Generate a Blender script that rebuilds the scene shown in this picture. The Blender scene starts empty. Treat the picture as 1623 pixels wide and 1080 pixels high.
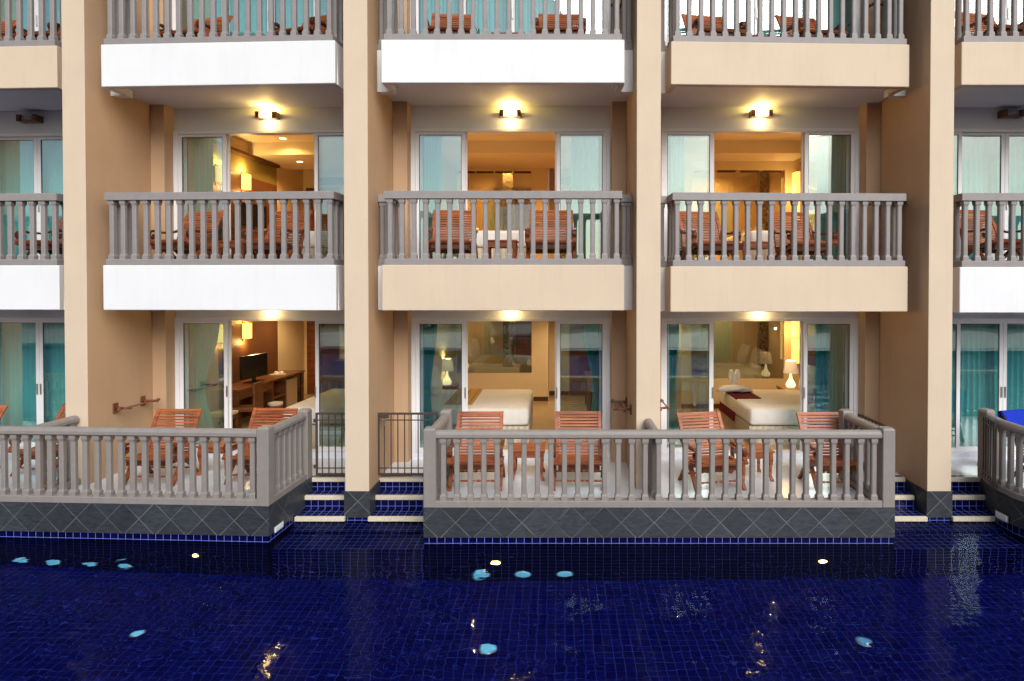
import bpy, bmesh, math, random
from mathutils import Matrix, Vector
random.seed(7)
R = math.radians
scene = bpy.context.scene
C = scene.collection

# ------------------------------------------------------------------ camera
CAM_Z = 2.876
cam_d = bpy.data.cameras.new('camera')
cam = bpy.data.objects.new('camera', cam_d); C.objects.link(cam)
cam.location = (0, -8.7, CAM_Z)
cam.rotation_euler = (R(90 - 0.75), 0, 0)
cam_d.sensor_width = 36.0
cam_d.lens = 36.0 * 1000 / 1623
cam_d.shift_x = -73.5 / 1623
cam_d.shift_y = -77 / 1623
cam_d.clip_start = 0.05; cam_d.clip_end = 600
scene.camera = cam

# ------------------------------------------------------------------ world: dusk sky with soft cloud
SUN_EL, SUN_AZ = 27.0, 157.0          # azimuth measured clockwise from +Y: the sun is behind the camera, to its right
world = bpy.data.worlds.new('World'); scene.world = world; world.use_nodes = True
nt = world.node_tree; nt.nodes.clear()
def wn(t, **k):
    n = nt.nodes.new(t)
    for a, b in k.items(): setattr(n, a, b)
    return n
w_out = wn('ShaderNodeOutputWorld'); w_bg = wn('ShaderNodeBackground')
w_sky = wn('ShaderNodeTexSky', sky_type='NISHITA', sun_disc=False, sun_elevation=R(SUN_EL), sun_rotation=R(SUN_AZ),
           air_density=1.0, dust_density=1.5, ozone_density=1.5)
w_tc = wn('ShaderNodeTexCoord'); w_map = wn('ShaderNodeMapping'); w_map.inputs['Scale'].default_value = (1.0, 1.0, 3.2)
w_noise = wn('ShaderNodeTexNoise'); w_noise.inputs['Scale'].default_value = 2.1; w_noise.inputs['Detail'].default_value = 7
w_noise.inputs['Roughness'].default_value = 0.55
w_ramp = wn('ShaderNodeValToRGB')
w_ramp.color_ramp.elements[0].position = 0.36; w_ramp.color_ramp.elements[1].position = 0.66
w_mix = wn('ShaderNodeMixRGB'); w_mix.inputs[2].default_value = (10.5, 10.4, 10.1, 1)
nt.links.new(w_tc.outputs['Generated'], w_map.inputs[0]); nt.links.new(w_map.outputs[0], w_noise.inputs[0])
w_sep = wn('ShaderNodeSeparateXYZ'); nt.links.new(w_tc.outputs['Generated'], w_sep.inputs[0])
w_side = wn('ShaderNodeMapRange'); w_side.inputs[1].default_value = -0.55; w_side.inputs[2].default_value = 0.55
w_side.inputs[3].default_value = 0.26; w_side.inputs[4].default_value = 1.0; nt.links.new(w_sep.outputs[0], w_side.inputs[0])
w_mul = wn('ShaderNodeMath', operation='MULTIPLY'); nt.links.new(w_side.outputs[0], w_mul.inputs[0])
nt.links.new(w_noise.outputs[0], w_ramp.inputs[0]); nt.links.new(w_ramp.outputs[0], w_mul.inputs[1]); nt.links.new(w_mul.outputs[0], w_mix.inputs[0])
nt.links.new(w_sky.outputs[0], w_mix.inputs[1]); nt.links.new(w_mix.outputs[0], w_bg.inputs[0])
w_bg.inputs[1].default_value = 0.08
nt.links.new(w_bg.outputs[0], w_out.inputs[0])

sun_d = bpy.data.lights.new('sun', 'SUN'); sun = bpy.data.objects.new('sun', sun_d); C.objects.link(sun)
sun_d.energy = 2.7; sun_d.angle = R(46); sun_d.color = (1.0, 0.965, 0.92)
_sd = Vector((math.sin(R(SUN_AZ)) * math.cos(R(SUN_EL + 8)), math.cos(R(SUN_AZ)) * math.cos(R(SUN_EL + 8)), math.sin(R(SUN_EL + 8))))
sun.rotation_euler = (-_sd).to_track_quat('-Z', 'Y').to_euler()

vs = scene.view_settings
vs.view_transform = 'Standard'; vs.look = 'None'; vs.exposure = 0.45; vs.gamma = 1.0
scene.render.engine = 'CYCLES'
cy = scene.cycles
cy.use_denoising = True; cy.caustics_refractive = True; cy.caustics_reflective = False
cy.max_bounces = 10; cy.diffuse_bounces = 4; cy.glossy_bounces = 5; cy.transmission_bounces = 6; cy.transparent_max_bounces = 16
cy.sample_clamp_indirect = 4.0; cy.blur_glossy = 0.5

# ------------------------------------------------------------------ materials
def new_mat(name):
    m = bpy.data.materials.new(name); m.use_nodes = True
    t = m.node_tree; b = t.nodes['Principled BSDF']
    return m, t, b
def N(t, typ, **k):
    n = t.nodes.new(typ)
    for a, v in k.items():
        if a.startswith('i_'): n.inputs[a[2:].replace('_', ' ')].default_value = v
        else: setattr(n, a, v)
    return n
def rgba(c): return (c[0], c[1], c[2], 1)
def paint(name, col, rough=0.55, var=0.06, scale=3.0, bump=0.02, bscale=120, dirt=0.0, spec=0.3, metal=0.0):
    """painted or plastered surface with faint mottling, stains and grain"""
    m, t, b = new_mat(name); L = t.links.new
    tc = N(t, 'ShaderNodeTexCoord')
    n = N(t, 'ShaderNodeTexNoise', i_Scale=scale, i_Detail=6.0, i_Roughness=0.6); L(tc.outputs['Object'], n.inputs[0])
    mr = N(t, 'ShaderNodeMapRange'); mr.inputs[1].default_value = 0.3; mr.inputs[2].default_value = 0.7
    mr.inputs[3].default_value = 1 - var; mr.inputs[4].default_value = 1 + var; L(n.outputs[0], mr.inputs[0])
    mul = N(t, 'ShaderNodeMixRGB', blend_type='MULTIPLY'); mul.inputs[0].default_value = 1; mul.inputs[1].default_value = rgba(col)
    L(mr.outputs[0], mul.inputs[2]); out = mul.outputs[0]
    if dirt:
        mp = N(t, 'ShaderNodeMapping'); mp.inputs['Scale'].default_value = (5, 5, 0.5); L(tc.outputs['Object'], mp.inputs[0])
        n2 = N(t, 'ShaderNodeTexNoise', i_Scale=1.6, i_Detail=8.0, i_Roughness=0.7); L(mp.outputs[0], n2.inputs[0])
        r2 = N(t, 'ShaderNodeMapRange'); r2.inputs[1].default_value = 0.52; r2.inputs[2].default_value = 0.8
        r2.inputs[3].default_value = 0; r2.inputs[4].default_value = dirt; L(n2.outputs[0], r2.inputs[0])
        mx = N(t, 'ShaderNodeMixRGB'); mx.inputs[2].default_value = (col[0] * .45, col[1] * .42, col[2] * .4, 1)
        L(r2.outputs[0], mx.inputs[0]); L(out, mx.inputs[1]); out = mx.outputs[0]
    L(out, b.inputs['Base Color'])
    b.inputs['Roughness'].default_value = rough; b.inputs['Specular IOR Level'].default_value = spec; b.inputs['Metallic'].default_value = metal
    if bump:
        nb = N(t, 'ShaderNodeTexNoise', i_Scale=bscale, i_Detail=3.0); L(tc.outputs['Object'], nb.inputs[0])
        bp = N(t, 'ShaderNodeBump', i_Strength=0.5, i_Distance=bump * 0.05); L(nb.outputs[0], bp.inputs['Height']); L(bp.outputs[0], b.inputs['Normal'])
    return m
def wood(name, c1, c2, rough=0.38, along='X', spec=0.45):
    m, t, b = new_mat(name); L = t.links.new
    tc = N(t, 'ShaderNodeTexCoord'); oi = N(t, 'ShaderNodeObjectInfo')
    mp = N(t, 'ShaderNodeMapping'); s = {'X': (2, 40, 40), 'Y': (40, 2, 40), 'Z': (40, 40, 2)}[along]; mp.inputs['Scale'].default_value = s
    ad = N(t, 'ShaderNodeVectorMath', operation='ADD'); L(tc.outputs['Object'], ad.inputs[0]); L(oi.outputs['Random'], ad.inputs[1])
    L(ad.outputs[0], mp.inputs[0])
    n = N(t, 'ShaderNodeTexNoise', i_Scale=1.0, i_Detail=5.0, i_Roughness=0.6, i_Distortion=0.6); L(mp.outputs[0], n.inputs[0])
    cr = N(t, 'ShaderNodeValToRGB'); cr.color_ramp.elements[0].position = 0.33; cr.color_ramp.elements[1].position = 0.68
    cr.color_ramp.elements[0].color = rgba(c1); cr.color_ramp.elements[1].color = rgba(c2); L(n.outputs[0], cr.inputs[0])
    # broad tone change from board to board
    n2 = N(t, 'ShaderNodeTexNoise', i_Scale=14.0, i_Detail=1.0); mp2 = N(t, 'ShaderNodeMapping'); mp2.inputs['Scale'].default_value = (0.15, 1, 1)
    L(ad.outputs[0], mp2.inputs[0]); L(mp2.outputs[0], n2.inputs[0])
    mr = N(t, 'ShaderNodeMapRange'); mr.inputs[1].default_value = 0.3; mr.inputs[2].default_value = 0.7; mr.inputs[3].default_value = 0.62; mr.inputs[4].default_value = 1.25
    L(n2.outputs[0], mr.inputs[0])
    mul = N(t, 'ShaderNodeMixRGB', blend_type='MULTIPLY'); mul.inputs[0].default_value = 1; L(cr.outputs[0], mul.inputs[1]); L(mr.outputs[0], mul.inputs[2])
    L(mul.outputs[0], b.inputs['Base Color']); b.inputs['Roughness'].default_value = rough; b.inputs['Specular IOR Level'].default_value = spec
    bp = N(t, 'ShaderNodeBump', i_Strength=0.25, i_Distance=0.002); L(n.outputs[0], bp.inputs['Height']); L(bp.outputs[0], b.inputs['Normal'])
    return m
def emit(name, col, strength):
    m, t, b = new_mat(name)
    b.inputs['Base Color'].default_value = rgba(col); b.inputs['Emission Color'].default_value = rgba(col); b.inputs['Emission Strength'].default_value = strength
    return m
def axis_lines(t, size, wd, coords):
    """1 where the surface lies on a grout line of a square grid, lines along the axis of the face left out"""
    L = t.links.new
    geo = N(t, 'ShaderNodeTexCoord'); sn = N(t, 'ShaderNodeSeparateXYZ'); L(geo.outputs['Normal'], sn.inputs[0])
    sc = N(t, 'ShaderNodeVectorMath', operation='SCALE'); sc.inputs['Scale'].default_value = 1 / size; L(coords, sc.inputs[0])
    so = N(t, 'ShaderNodeSeparateXYZ'); L(sc.outputs[0], so.inputs[0]); tot = None
    for i in range(3):
        fr = N(t, 'ShaderNodeMath', operation='FRACT'); L(so.outputs[i], fr.inputs[0])
        s5 = N(t, 'ShaderNodeMath', operation='SUBTRACT'); L(fr.outputs[0], s5.inputs[0]); s5.inputs[1].default_value = 0.5
        ab = N(t, 'ShaderNodeMath', operation='ABSOLUTE'); L(s5.outputs[0], ab.inputs[0])
        gt = N(t, 'ShaderNodeMath', operation='GREATER_THAN'); L(ab.outputs[0], gt.inputs[0]); gt.inputs[1].default_value = 0.5 - wd / size / 2
        na = N(t, 'ShaderNodeMath', operation='ABSOLUTE'); L(sn.outputs[i], na.inputs[0])
        lt = N(t, 'ShaderNodeMath', operation='LESS_THAN'); L(na.outputs[0], lt.inputs[0]); lt.inputs[1].default_value = 0.5
        mu = N(t, 'ShaderNodeMath', operation='MULTIPLY'); L(gt.outputs[0], mu.inputs[0]); L(lt.outputs[0], mu.inputs[1])
        if tot is None: tot = mu.outputs[0]
        else:
            mx = N(t, 'ShaderNodeMath', operation='MAXIMUM'); L(tot, mx.inputs[0]); L(mu.outputs[0], mx.inputs[1]); tot = mx.outputs[0]
    fl = N(t, 'ShaderNodeVectorMath', operation='FLOOR'); L(sc.outputs[0], fl.inputs[0])
    wnn = N(t, 'ShaderNodeTexWhiteNoise', noise_dimensions='3D'); L(fl.outputs[0], wnn.inputs[0])
    return tot, wnn.outputs[0]
def tiles(name, c1, c2, grout, size, wd, rough, spec=0.5, off=(0.031, 0.023, 0.0)):
    m, t, b = new_mat(name); L = t.links.new
    tc = N(t, 'ShaderNodeTexCoord'); ad = N(t, 'ShaderNodeVectorMath', operation='ADD'); ad.inputs[1].default_value = off
    L(tc.outputs['Object'], ad.inputs[0])
    ln, wv = axis_lines(t, size, wd, ad.outputs[0])
    mx = N(t, 'ShaderNodeMixRGB'); mx.inputs[1].default_value = rgba(c1); mx.inputs[2].default_value = rgba(c2); L(wv, mx.inputs[0])
    m2 = N(t, 'ShaderNodeMixRGB'); m2.inputs[2].default_value = rgba(grout); L(ln, m2.inputs[0]); L(mx.outputs[0], m2.inputs[1])
    L(m2.outputs[0], b.inputs['Base Color'])
    mr = N(t, 'ShaderNodeMapRange'); mr.inputs[3].default_value = rough; mr.inputs[4].default_value = 0.7; L(ln, mr.inputs[0]); L(mr.outputs[0], b.inputs['Roughness'])
    iv = N(t, 'ShaderNodeMath', operation='SUBTRACT'); iv.inputs[0].default_value = 1; L(ln, iv.inputs[1])
    bp = N(t, 'ShaderNodeBump', i_Strength=0.4, i_Distance=0.002); L(iv.outputs[0], bp.inputs['Height']); L(bp.outputs[0], b.inputs['Normal'])
    b.inputs['Specular IOR Level'].default_value = spec
    return m
def slate(name, diag=0.417, zc=-0.135):
    """square slate slabs set on the diagonal with pale joints"""
    m, t, b = new_mat(name); L = t.links.new
    tc = N(t, 'ShaderNodeTexCoord'); s = N(t, 'ShaderNodeSeparateXYZ'); L(tc.outputs['Object'], s.inputs[0])
    u = N(t, 'ShaderNodeMath', operation='ADD'); L(s.outputs[0], u.inputs[0]); L(s.outputs[1], u.inputs[1])
    z = N(t, 'ShaderNodeMath', operation='SUBTRACT'); L(s.outputs[2], z.inputs[0]); z.inputs[1].default_value = zc
    def line(op):
        a = N(t, 'ShaderNodeMath', operation=op); L(u.outputs[0], a.inputs[0]); L(z.outputs[0], a.inputs[1])
        d = N(t, 'ShaderNodeMath', operation='DIVIDE'); L(a.outputs[0], d.inputs[0]); d.inputs[1].default_value = diag
        fr = N(t, 'ShaderNodeMath', operation='FRACT'); L(d.outputs[0], fr.inputs[0])
        s5 = N(t, 'ShaderNodeMath', operation='SUBTRACT'); L(fr.outputs[0], s5.inputs[0]); s5.inputs[1].default_value = 0.5
        ab = N(t, 'ShaderNodeMath', operation='ABSOLUTE'); L(s5.outputs[0], ab.inputs[0])
        gt = N(t, 'ShaderNodeMath', operation='GREATER_THAN'); L(ab.outputs[0], gt.inputs[0]); gt.inputs[1].default_value = 0.4905
        fl = N(t, 'ShaderNodeMath', operation='FLOOR'); L(d.outputs[0], fl.inputs[0])
        return gt.outputs[0], fl.outputs[0]
    l1, f1 = line('ADD'); l2, f2 = line('SUBTRACT')
    mxl = N(t, 'ShaderNodeMath', operation='MAXIMUM'); L(l1, mxl.inputs[0]); L(l2, mxl.inputs[1])
    cb = N(t, 'ShaderNodeCombineXYZ'); L(f1, cb.inputs[0]); L(f2, cb.inputs[1])
    wv = N(t, 'ShaderNodeTexWhiteNoise'); L(cb.outputs[0], wv.inputs[0])
    mp = N(t, 'ShaderNodeMapping'); mp.inputs['Scale'].default_value = (4, 4, 14); L(tc.outputs['Object'], mp.inputs[0])
    n = N(t, 'ShaderNodeTexNoise', i_Scale=2.2, i_Detail=9.0, i_Roughness=0.65, i_Distortion=0.8); L(mp.outputs[0], n.inputs[0])
    cr = N(t, 'ShaderNodeValToRGB'); cr.color_ramp.elements[0].position = 0.3; cr.color_ramp.elements[1].position = 0.75
    cr.color_ramp.elements[0].color = (0.015, 0.0185, 0.024, 1); cr.color_ramp.elements[1].color = (0.047, 0.054, 0.066, 1); L(n.outputs[0], cr.inputs[0])
    mr = N(t, 'ShaderNodeMapRange'); mr.inputs[3].default_value = 0.75; mr.inputs[4].default_value = 1.2; L(wv.outputs[0], mr.inputs[0])
    mul = N(t, 'ShaderNodeMixRGB', blend_type='MULTIPLY'); mul.inputs[0].default_value = 1; L(cr.outputs[0], mul.inputs[1]); L(mr.outputs[0], mul.inputs[2])
    # joints: worn, brighter in some places
    nj = N(t, 'ShaderNodeTexNoise', i_Scale=2.0, i_Detail=2.0); L(tc.outputs['Object'], nj.inputs[0])
    jr = N(t, 'ShaderNodeMapRange'); jr.inputs[1].default_value = 0.35; jr.inputs[2].default_value = 0.65; jr.inputs[3].default_value = 0.25; jr.inputs[4].default_value = 1; L(nj.outputs[0], jr.inputs[0])
    jm = N(t, 'ShaderNodeMath', operation='MULTIPLY'); L(mxl.outputs[0], jm.inputs[0]); L(jr.outputs[0], jm.inputs[1])
    m2 = N(t, 'ShaderNodeMixRGB'); m2.inputs[2].default_value = (0.22, 0.22, 0.22, 1); L(jm.outputs[0], m2.inputs[0]); L(mul.outputs[0], m2.inputs[1])
    L(m2.outputs[0], b.inputs['Base Color']); b.inputs['Roughness'].default_value = 0.5
    bp = N(t, 'ShaderNodeBump', i_Strength=0.5, i_Distance=0.006); L(n.outputs[0], bp.inputs['Height']); L(bp.outputs[0], b.inputs['Normal'])
    return m
def glass(name, tint, refl):
    m, t, b = new_mat(name); L = t.links.new; t.nodes.remove(b); out = t.nodes['Material Output']
    tr = N(t, 'ShaderNodeBsdfTransparent'); tr.inputs[0].default_value = rgba(tint)
    gl = N(t, 'ShaderNodeBsdfGlossy'); gl.inputs['Roughness'].default_value = 0.0; gl.inputs[0].default_value = (0.92, 1.0, 0.99, 1)
    lw = N(t, 'ShaderNodeLayerWeight'); lw.inputs[0].default_value = 0.25
    mr = N(t, 'ShaderNodeMapRange'); mr.inputs[3].default_value = refl; mr.inputs[4].default_value = 1.0; L(lw.outputs['Fresnel'], mr.inputs[0])
    mr.inputs[1].default_value = 0.0; mr.inputs[2].default_value = 1.0
    tc = N(t, 'ShaderNodeTexCoord'); n = N(t, 'ShaderNodeTexNoise', i_Scale=1.1, i_Detail=1.0); L(tc.outputs['Object'], n.inputs[0])
    bp = N(t, 'ShaderNodeBump', i_Strength=0.12, i_Distance=0.02); L(n.outputs[0], bp.inputs['Height']); L(bp.outputs[0], gl.inputs['Normal'])
    ms = N(t, 'ShaderNodeMixShader'); L(mr.outputs[0], ms.inputs[0]); L(tr.outputs[0], ms.inputs[1]); L(gl.outputs[0], ms.inputs[2]); L(ms.outputs[0], out.inputs[0])
    return m
def fabric(name, col, trans=0.0, var=0.12, scale=30, crease=0.0):
    m, t, b = new_mat(name); L = t.links.new; out = t.nodes['Material Output']
    tc = N(t, 'ShaderNodeTexCoord'); n = N(t, 'ShaderNodeTexNoise', i_Scale=scale, i_Detail=3.0); L(tc.outputs['Object'], n.inputs[0])
    mr = N(t, 'ShaderNodeMapRange'); mr.inputs[3].default_value = 1 - var; mr.inputs[4].default_value = 1 + var; L(n.outputs[0], mr.inputs[0])
    mul = N(t, 'ShaderNodeMixRGB', blend_type='MULTIPLY'); mul.inputs[0].default_value = 1; mul.inputs[1].default_value = rgba(col); L(mr.outputs[0], mul.inputs[2])
    L(mul.outputs[0], b.inputs['Base Color']); b.inputs['Roughness'].default_value = 0.85; b.inputs['Specular IOR Level'].default_value = 0.15
    if crease:
        n3 = N(t, 'ShaderNodeTexNoise', i_Scale=3.2, i_Detail=4.0, i_Distortion=1.2); L(tc.outputs['Object'], n3.inputs[0])
        bp = N(t, 'ShaderNodeBump', i_Strength=0.8, i_Distance=crease); L(n3.outputs[0], bp.inputs['Height']); L(bp.outputs[0], b.inputs['Normal'])
    if trans:
        tl = N(t, 'ShaderNodeBsdfTranslucent'); L(mul.outputs[0], tl.inputs[0])
        ms = N(t, 'ShaderNodeMixShader'); ms.inputs[0].default_value = trans; L(b.outputs[0], ms.inputs[1]); L(tl.outputs[0], ms.inputs[2]); L(ms.outputs[0], out.inputs[0])
    return m
def mosaic(name):
    return tiles(name, (0.02, 0.02, 0.018), (0.30, 0.25, 0.17), (0.10, 0.09, 0.07), 0.05, 0.006, 0.2)

M = dict(
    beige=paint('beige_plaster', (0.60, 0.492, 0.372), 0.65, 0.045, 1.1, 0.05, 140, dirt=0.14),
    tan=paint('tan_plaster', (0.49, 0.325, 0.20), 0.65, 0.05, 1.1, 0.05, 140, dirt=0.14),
    white=paint('white_paint', (0.735, 0.75, 0.775), 0.6, 0.03, 1.1, 0.05, 140, dirt=0.12),
    soffit=paint('soffit_paint', (0.70, 0.75, 0.83), 0.7, 0.03, 2, 0.02, 160, dirt=0.05),
    lintel=paint('lintel_paint', (0.70, 0.74, 0.80), 0.7, 0.02, 2, 0.02, 160),
    rail=paint('grey_railing_paint', (0.255, 0.237, 0.235), 0.5, 0.07, 9, 0.05, 260, dirt=0.18, spec=0.4),
    frame=paint('white_aluminium', (0.78, 0.79, 0.82), 0.35, 0.02, 4, 0, spec=0.5),
    rubber=paint('dark_gasket', (0.03, 0.032, 0.035), 0.6, 0.05, 4, 0),
    terrail=paint('terrace_railing_paint', (0.235, 0.213, 0.200), 0.5, 0.07, 9, 0.05, 260, dirt=0.2, spec=0.4),
    iron=paint('brown_iron', (0.055, 0.036, 0.028), 0.45, 0.1, 12, 0.03, 200, spec=0.5),
    steel=paint('brushed_steel', (0.5, 0.49, 0.46), 0.3, 0.03, 8, 0, metal=1.0),
    slate=slate('slate_diamonds'),
    blue=tiles('cobalt_tiles', (0.002, 0.002, 0.022), (0.004, 0.004, 0.045), (0.13, 0.18, 0.70), 0.1, 0.006, 0.15, 0.22),
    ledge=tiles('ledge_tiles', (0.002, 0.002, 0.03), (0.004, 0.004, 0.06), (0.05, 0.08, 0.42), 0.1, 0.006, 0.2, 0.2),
    poolwall_shaded=tiles('shaded_pool_wall_tiles', (0.002, 0.002, 0.018), (0.003, 0.003, 0.030), (0.04, 0.06, 0.30), 0.1, 0.005, 0.5, 0.05),  # darker copy of the cobalt tiles, underwater dimness put into the colour
    poolfloor=tiles('pool_floor_tiles', (0.0008, 0.0016, 0.052), (0.0018, 0.0028, 0.088), (0.017, 0.032, 0.27), 0.1, 0.006, 0.5, 0.05),
    nosing=paint('cream_terrazzo', (0.60, 0.54, 0.42), 0.6, 0.18, 60, 0.05, 200),
    floor=tiles('terrace_marble', (0.76, 0.80, 0.86), (0.80, 0.84, 0.90), (0.6, 0.62, 0.66), 0.6, 0.003, 0.16),
    roomfloor=tiles('room_floor_tiles', (0.52, 0.38, 0.22), (0.56, 0.41, 0.25), (0.4, 0.29, 0.17), 0.6, 0.003, 0.15),
    roomwall=paint('room_wall_cream', (0.74, 0.60, 0.40), 0.7, 0.02, 2, 0),
    roomceil=paint('room_ceiling', (0.78, 0.68, 0.52), 0.8, 0.02, 2, 0),
    olive=paint('olive_wall', (0.26, 0.21, 0.07), 0.7, 0.04, 2, 0),
    brownwall=paint('brown_wall_panel', (0.13, 0.052, 0.022), 0.5, 0.08, 2, 0),
    skirting=paint('dark_skirting', (0.09, 0.04, 0.02), 0.5, 0.05, 2, 0),
    teak=wood('teak', (0.20, 0.048, 0.015), (0.42, 0.122, 0.040)),
    teakd=wood('dark_teak', (0.085, 0.022, 0.009), (0.21, 0.06, 0.022), along='Z'),
    rackwood=wood('rack_wood', (0.10, 0.030, 0.014), (0.23, 0.075, 0.03), along='Y'),
    desk=wood('desk_wood', (0.12, 0.042, 0.015), (0.24, 0.09, 0.033), along='Y'),
    darkwood=wood('headboard_wood', (0.05, 0.018, 0.009), (0.11, 0.042, 0.02), along='Y'),
    doorwood=wood('door_wood', (0.13, 0.033, 0.012), (0.22, 0.065, 0.022), along='Z'),
    glass=glass('door_glass', (0.89, 0.965, 0.955), 0.19),
    clear=glass('partition_glass', (0.93, 0.94, 0.90), 0.10),
    curtain=fabric('teal_curtain', (0.055, 0.62, 0.57), 0.0),
    sheer=fabric('pale_teal_curtain', (0.28, 0.82, 0.82), 0.1),
    linen=fabric('white_linen', (0.80, 0.78, 0.74), 0, 0.04, 6, 0.05),
    skirt=fabric('cream_bed_skirt', (0.62, 0.56, 0.44), 0, 0.05, 6),
    runner=fabric('maroon_runner', (0.13, 0.012, 0.018), 0, 0.2, 60),
    goldrun=tiles('gold_patchwork_runner', (0.62, 0.33, 0.06), (0.50, 0.36, 0.17), (0.20, 0.10, 0.03), 0.16, 0.012, 0.8, 0.1),
    towel=fabric('white_towel', (0.84, 0.82, 0.80), 0, 0.06, 90),
    bluecloth=fabric('blue_towel', (0.010, 0.035, 0.42), 0.05, 0.15, 60),
    shade=emit('lit_lamp_shade', (0.95, 0.74, 0.46), 0.32),
    lampbase=emit('lit_ceramic_base', (1.0, 0.80, 0.42), 1.15),
    glow=emit('lit_wall_lamp', (1.0, 0.68, 0.24), 18.0),
    sconce=emit('lit_paper_sconce', (1.0, 0.62, 0.14), 1.6),
    panelglow=emit('lit_panel', (1.0, 0.64, 0.16), 0.95),
    downlight=emit('lit_downlight', (1.0, 0.82, 0.45), 9.0),
    unlit=paint('frosted_glass', (0.42, 0.43, 0.45), 0.3, 0.03, 6, 0),
    bracket=wood('lamp_bracket_wood', (0.10, 0.035, 0.012), (0.19, 0.07, 0.025), along='X'),
    black=paint('black_plastic', (0.012, 0.012, 0.014), 0.2, 0.05, 6, 0, spec=0.5),
    fridge=paint('fridge_front', (0.50, 0.40, 0.26), 0.4, 0.03, 6, 0),
    cream=fabric('cream_cushion', (0.70, 0.62, 0.42), 0, 0.05, 40),
    china=paint('white_china', (0.78, 0.75, 0.68), 0.2, 0.02, 6, 0, spec=0.5),
    grille=paint('dark_grille', (0.05, 0.035, 0.02), 0.6, 0.05, 6, 0),
    mosaic=mosaic('mosaic_tiles'),
    cyanlamp=emit('cyan_pool_lamp', (0.15, 0.52, 0.72), 0.28),
    dimglint=emit('painted_window_glint', (0.12, 0.42, 0.70), 0.03),  # faint glow that paints a window reflection in the water
    amberlamp=emit('amber_pool_lamp', (1.0, 0.62, 0.14), 9.0),
    steplamp=paint('white_step_light', (0.70, 0.78, 0.85), 0.3, 0.02, 5, 0),
    deck=paint('far_deck_stone', (0.20, 0.19, 0.18), 0.8, 0.1, 1, 0.05),
    leaf=paint('far_leaves', (0.035, 0.06, 0.022), 0.8, 0.3, 1, 0),
    ground=paint('ground_soil', (0.10, 0.10, 0.07), 0.9, 0.2, 0.3, 0),
)
def water_mat():
    m, t, b = new_mat('pool_water'); L = t.links.new; t.nodes.remove(b); out = t.nodes['Material Output']
    g = N(t, 'ShaderNodeBsdfRefraction'); g.inputs['IOR'].default_value = 1.33; g.inputs['Roughness'].default_value = 0.0
    g.inputs[0].default_value = (0.90, 0.95, 1.0, 1)
    gl = N(t, 'ShaderNodeBsdfGlossy'); gl.inputs['Roughness'].default_value = 0.03; gl.inputs[0].default_value = (0.82, 0.9, 1.0, 1)
    fr = N(t, 'ShaderNodeFresnel'); fr.inputs['IOR'].default_value = 1.33
    fm = N(t, 'ShaderNodeMath', operation='MULTIPLY'); fm.inputs[1].default_value = 0.16; L(fr.outputs[0], fm.inputs[0])
    ms = N(t, 'ShaderNodeMixShader'); L(fm.outputs[0], ms.inputs[0]); L(g.outputs[0], ms.inputs[1]); L(gl.outputs[0], ms.inputs[2])
    tc = N(t, 'ShaderNodeTexCoord')
    mp = N(t, 'ShaderNodeMapping'); mp.inputs['Scale'].default_value = (1.0, 1.5, 1.0); L(tc.outputs['Object'], mp.inputs[0])
    n1 = N(t, 'ShaderNodeTexNoise', i_Scale=2.2, i_Detail=2.4, i_Roughness=0.5, i_Distortion=0.5); L(mp.outputs[0], n1.inputs[0])
    n2 = N(t, 'ShaderNodeTexNoise', i_Scale=0.7, i_Detail=1.0); L(mp.outputs[0], n2.inputs[0])
    mr = N(t, 'ShaderNodeMapRange'); mr.inputs[1].default_value = 0.35; mr.inputs[2].default_value = 0.65; mr.inputs[3].default_value = 0.15; mr.inputs[4].default_value = 1.0; L(n2.outputs[0], mr.inputs[0])
    mu = N(t, 'ShaderNodeMath', operation='MULTIPLY'); L(n1.outputs[0], mu.inputs[0]); L(mr.outputs[0], mu.inputs[1])
    bp = N(t, 'ShaderNodeBump', i_Strength=1.0, i_Distance=0.026); L(mu.outputs[0], bp.inputs['Height']); L(bp.outputs[0], g.inputs['Normal']); L(bp.outputs[0], gl.inputs['Normal']); L(bp.outputs[0], fr.inputs['Normal'])
    L(ms.outputs[0], out.inputs[0])
    return m
M['water'] = water_mat()

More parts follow.
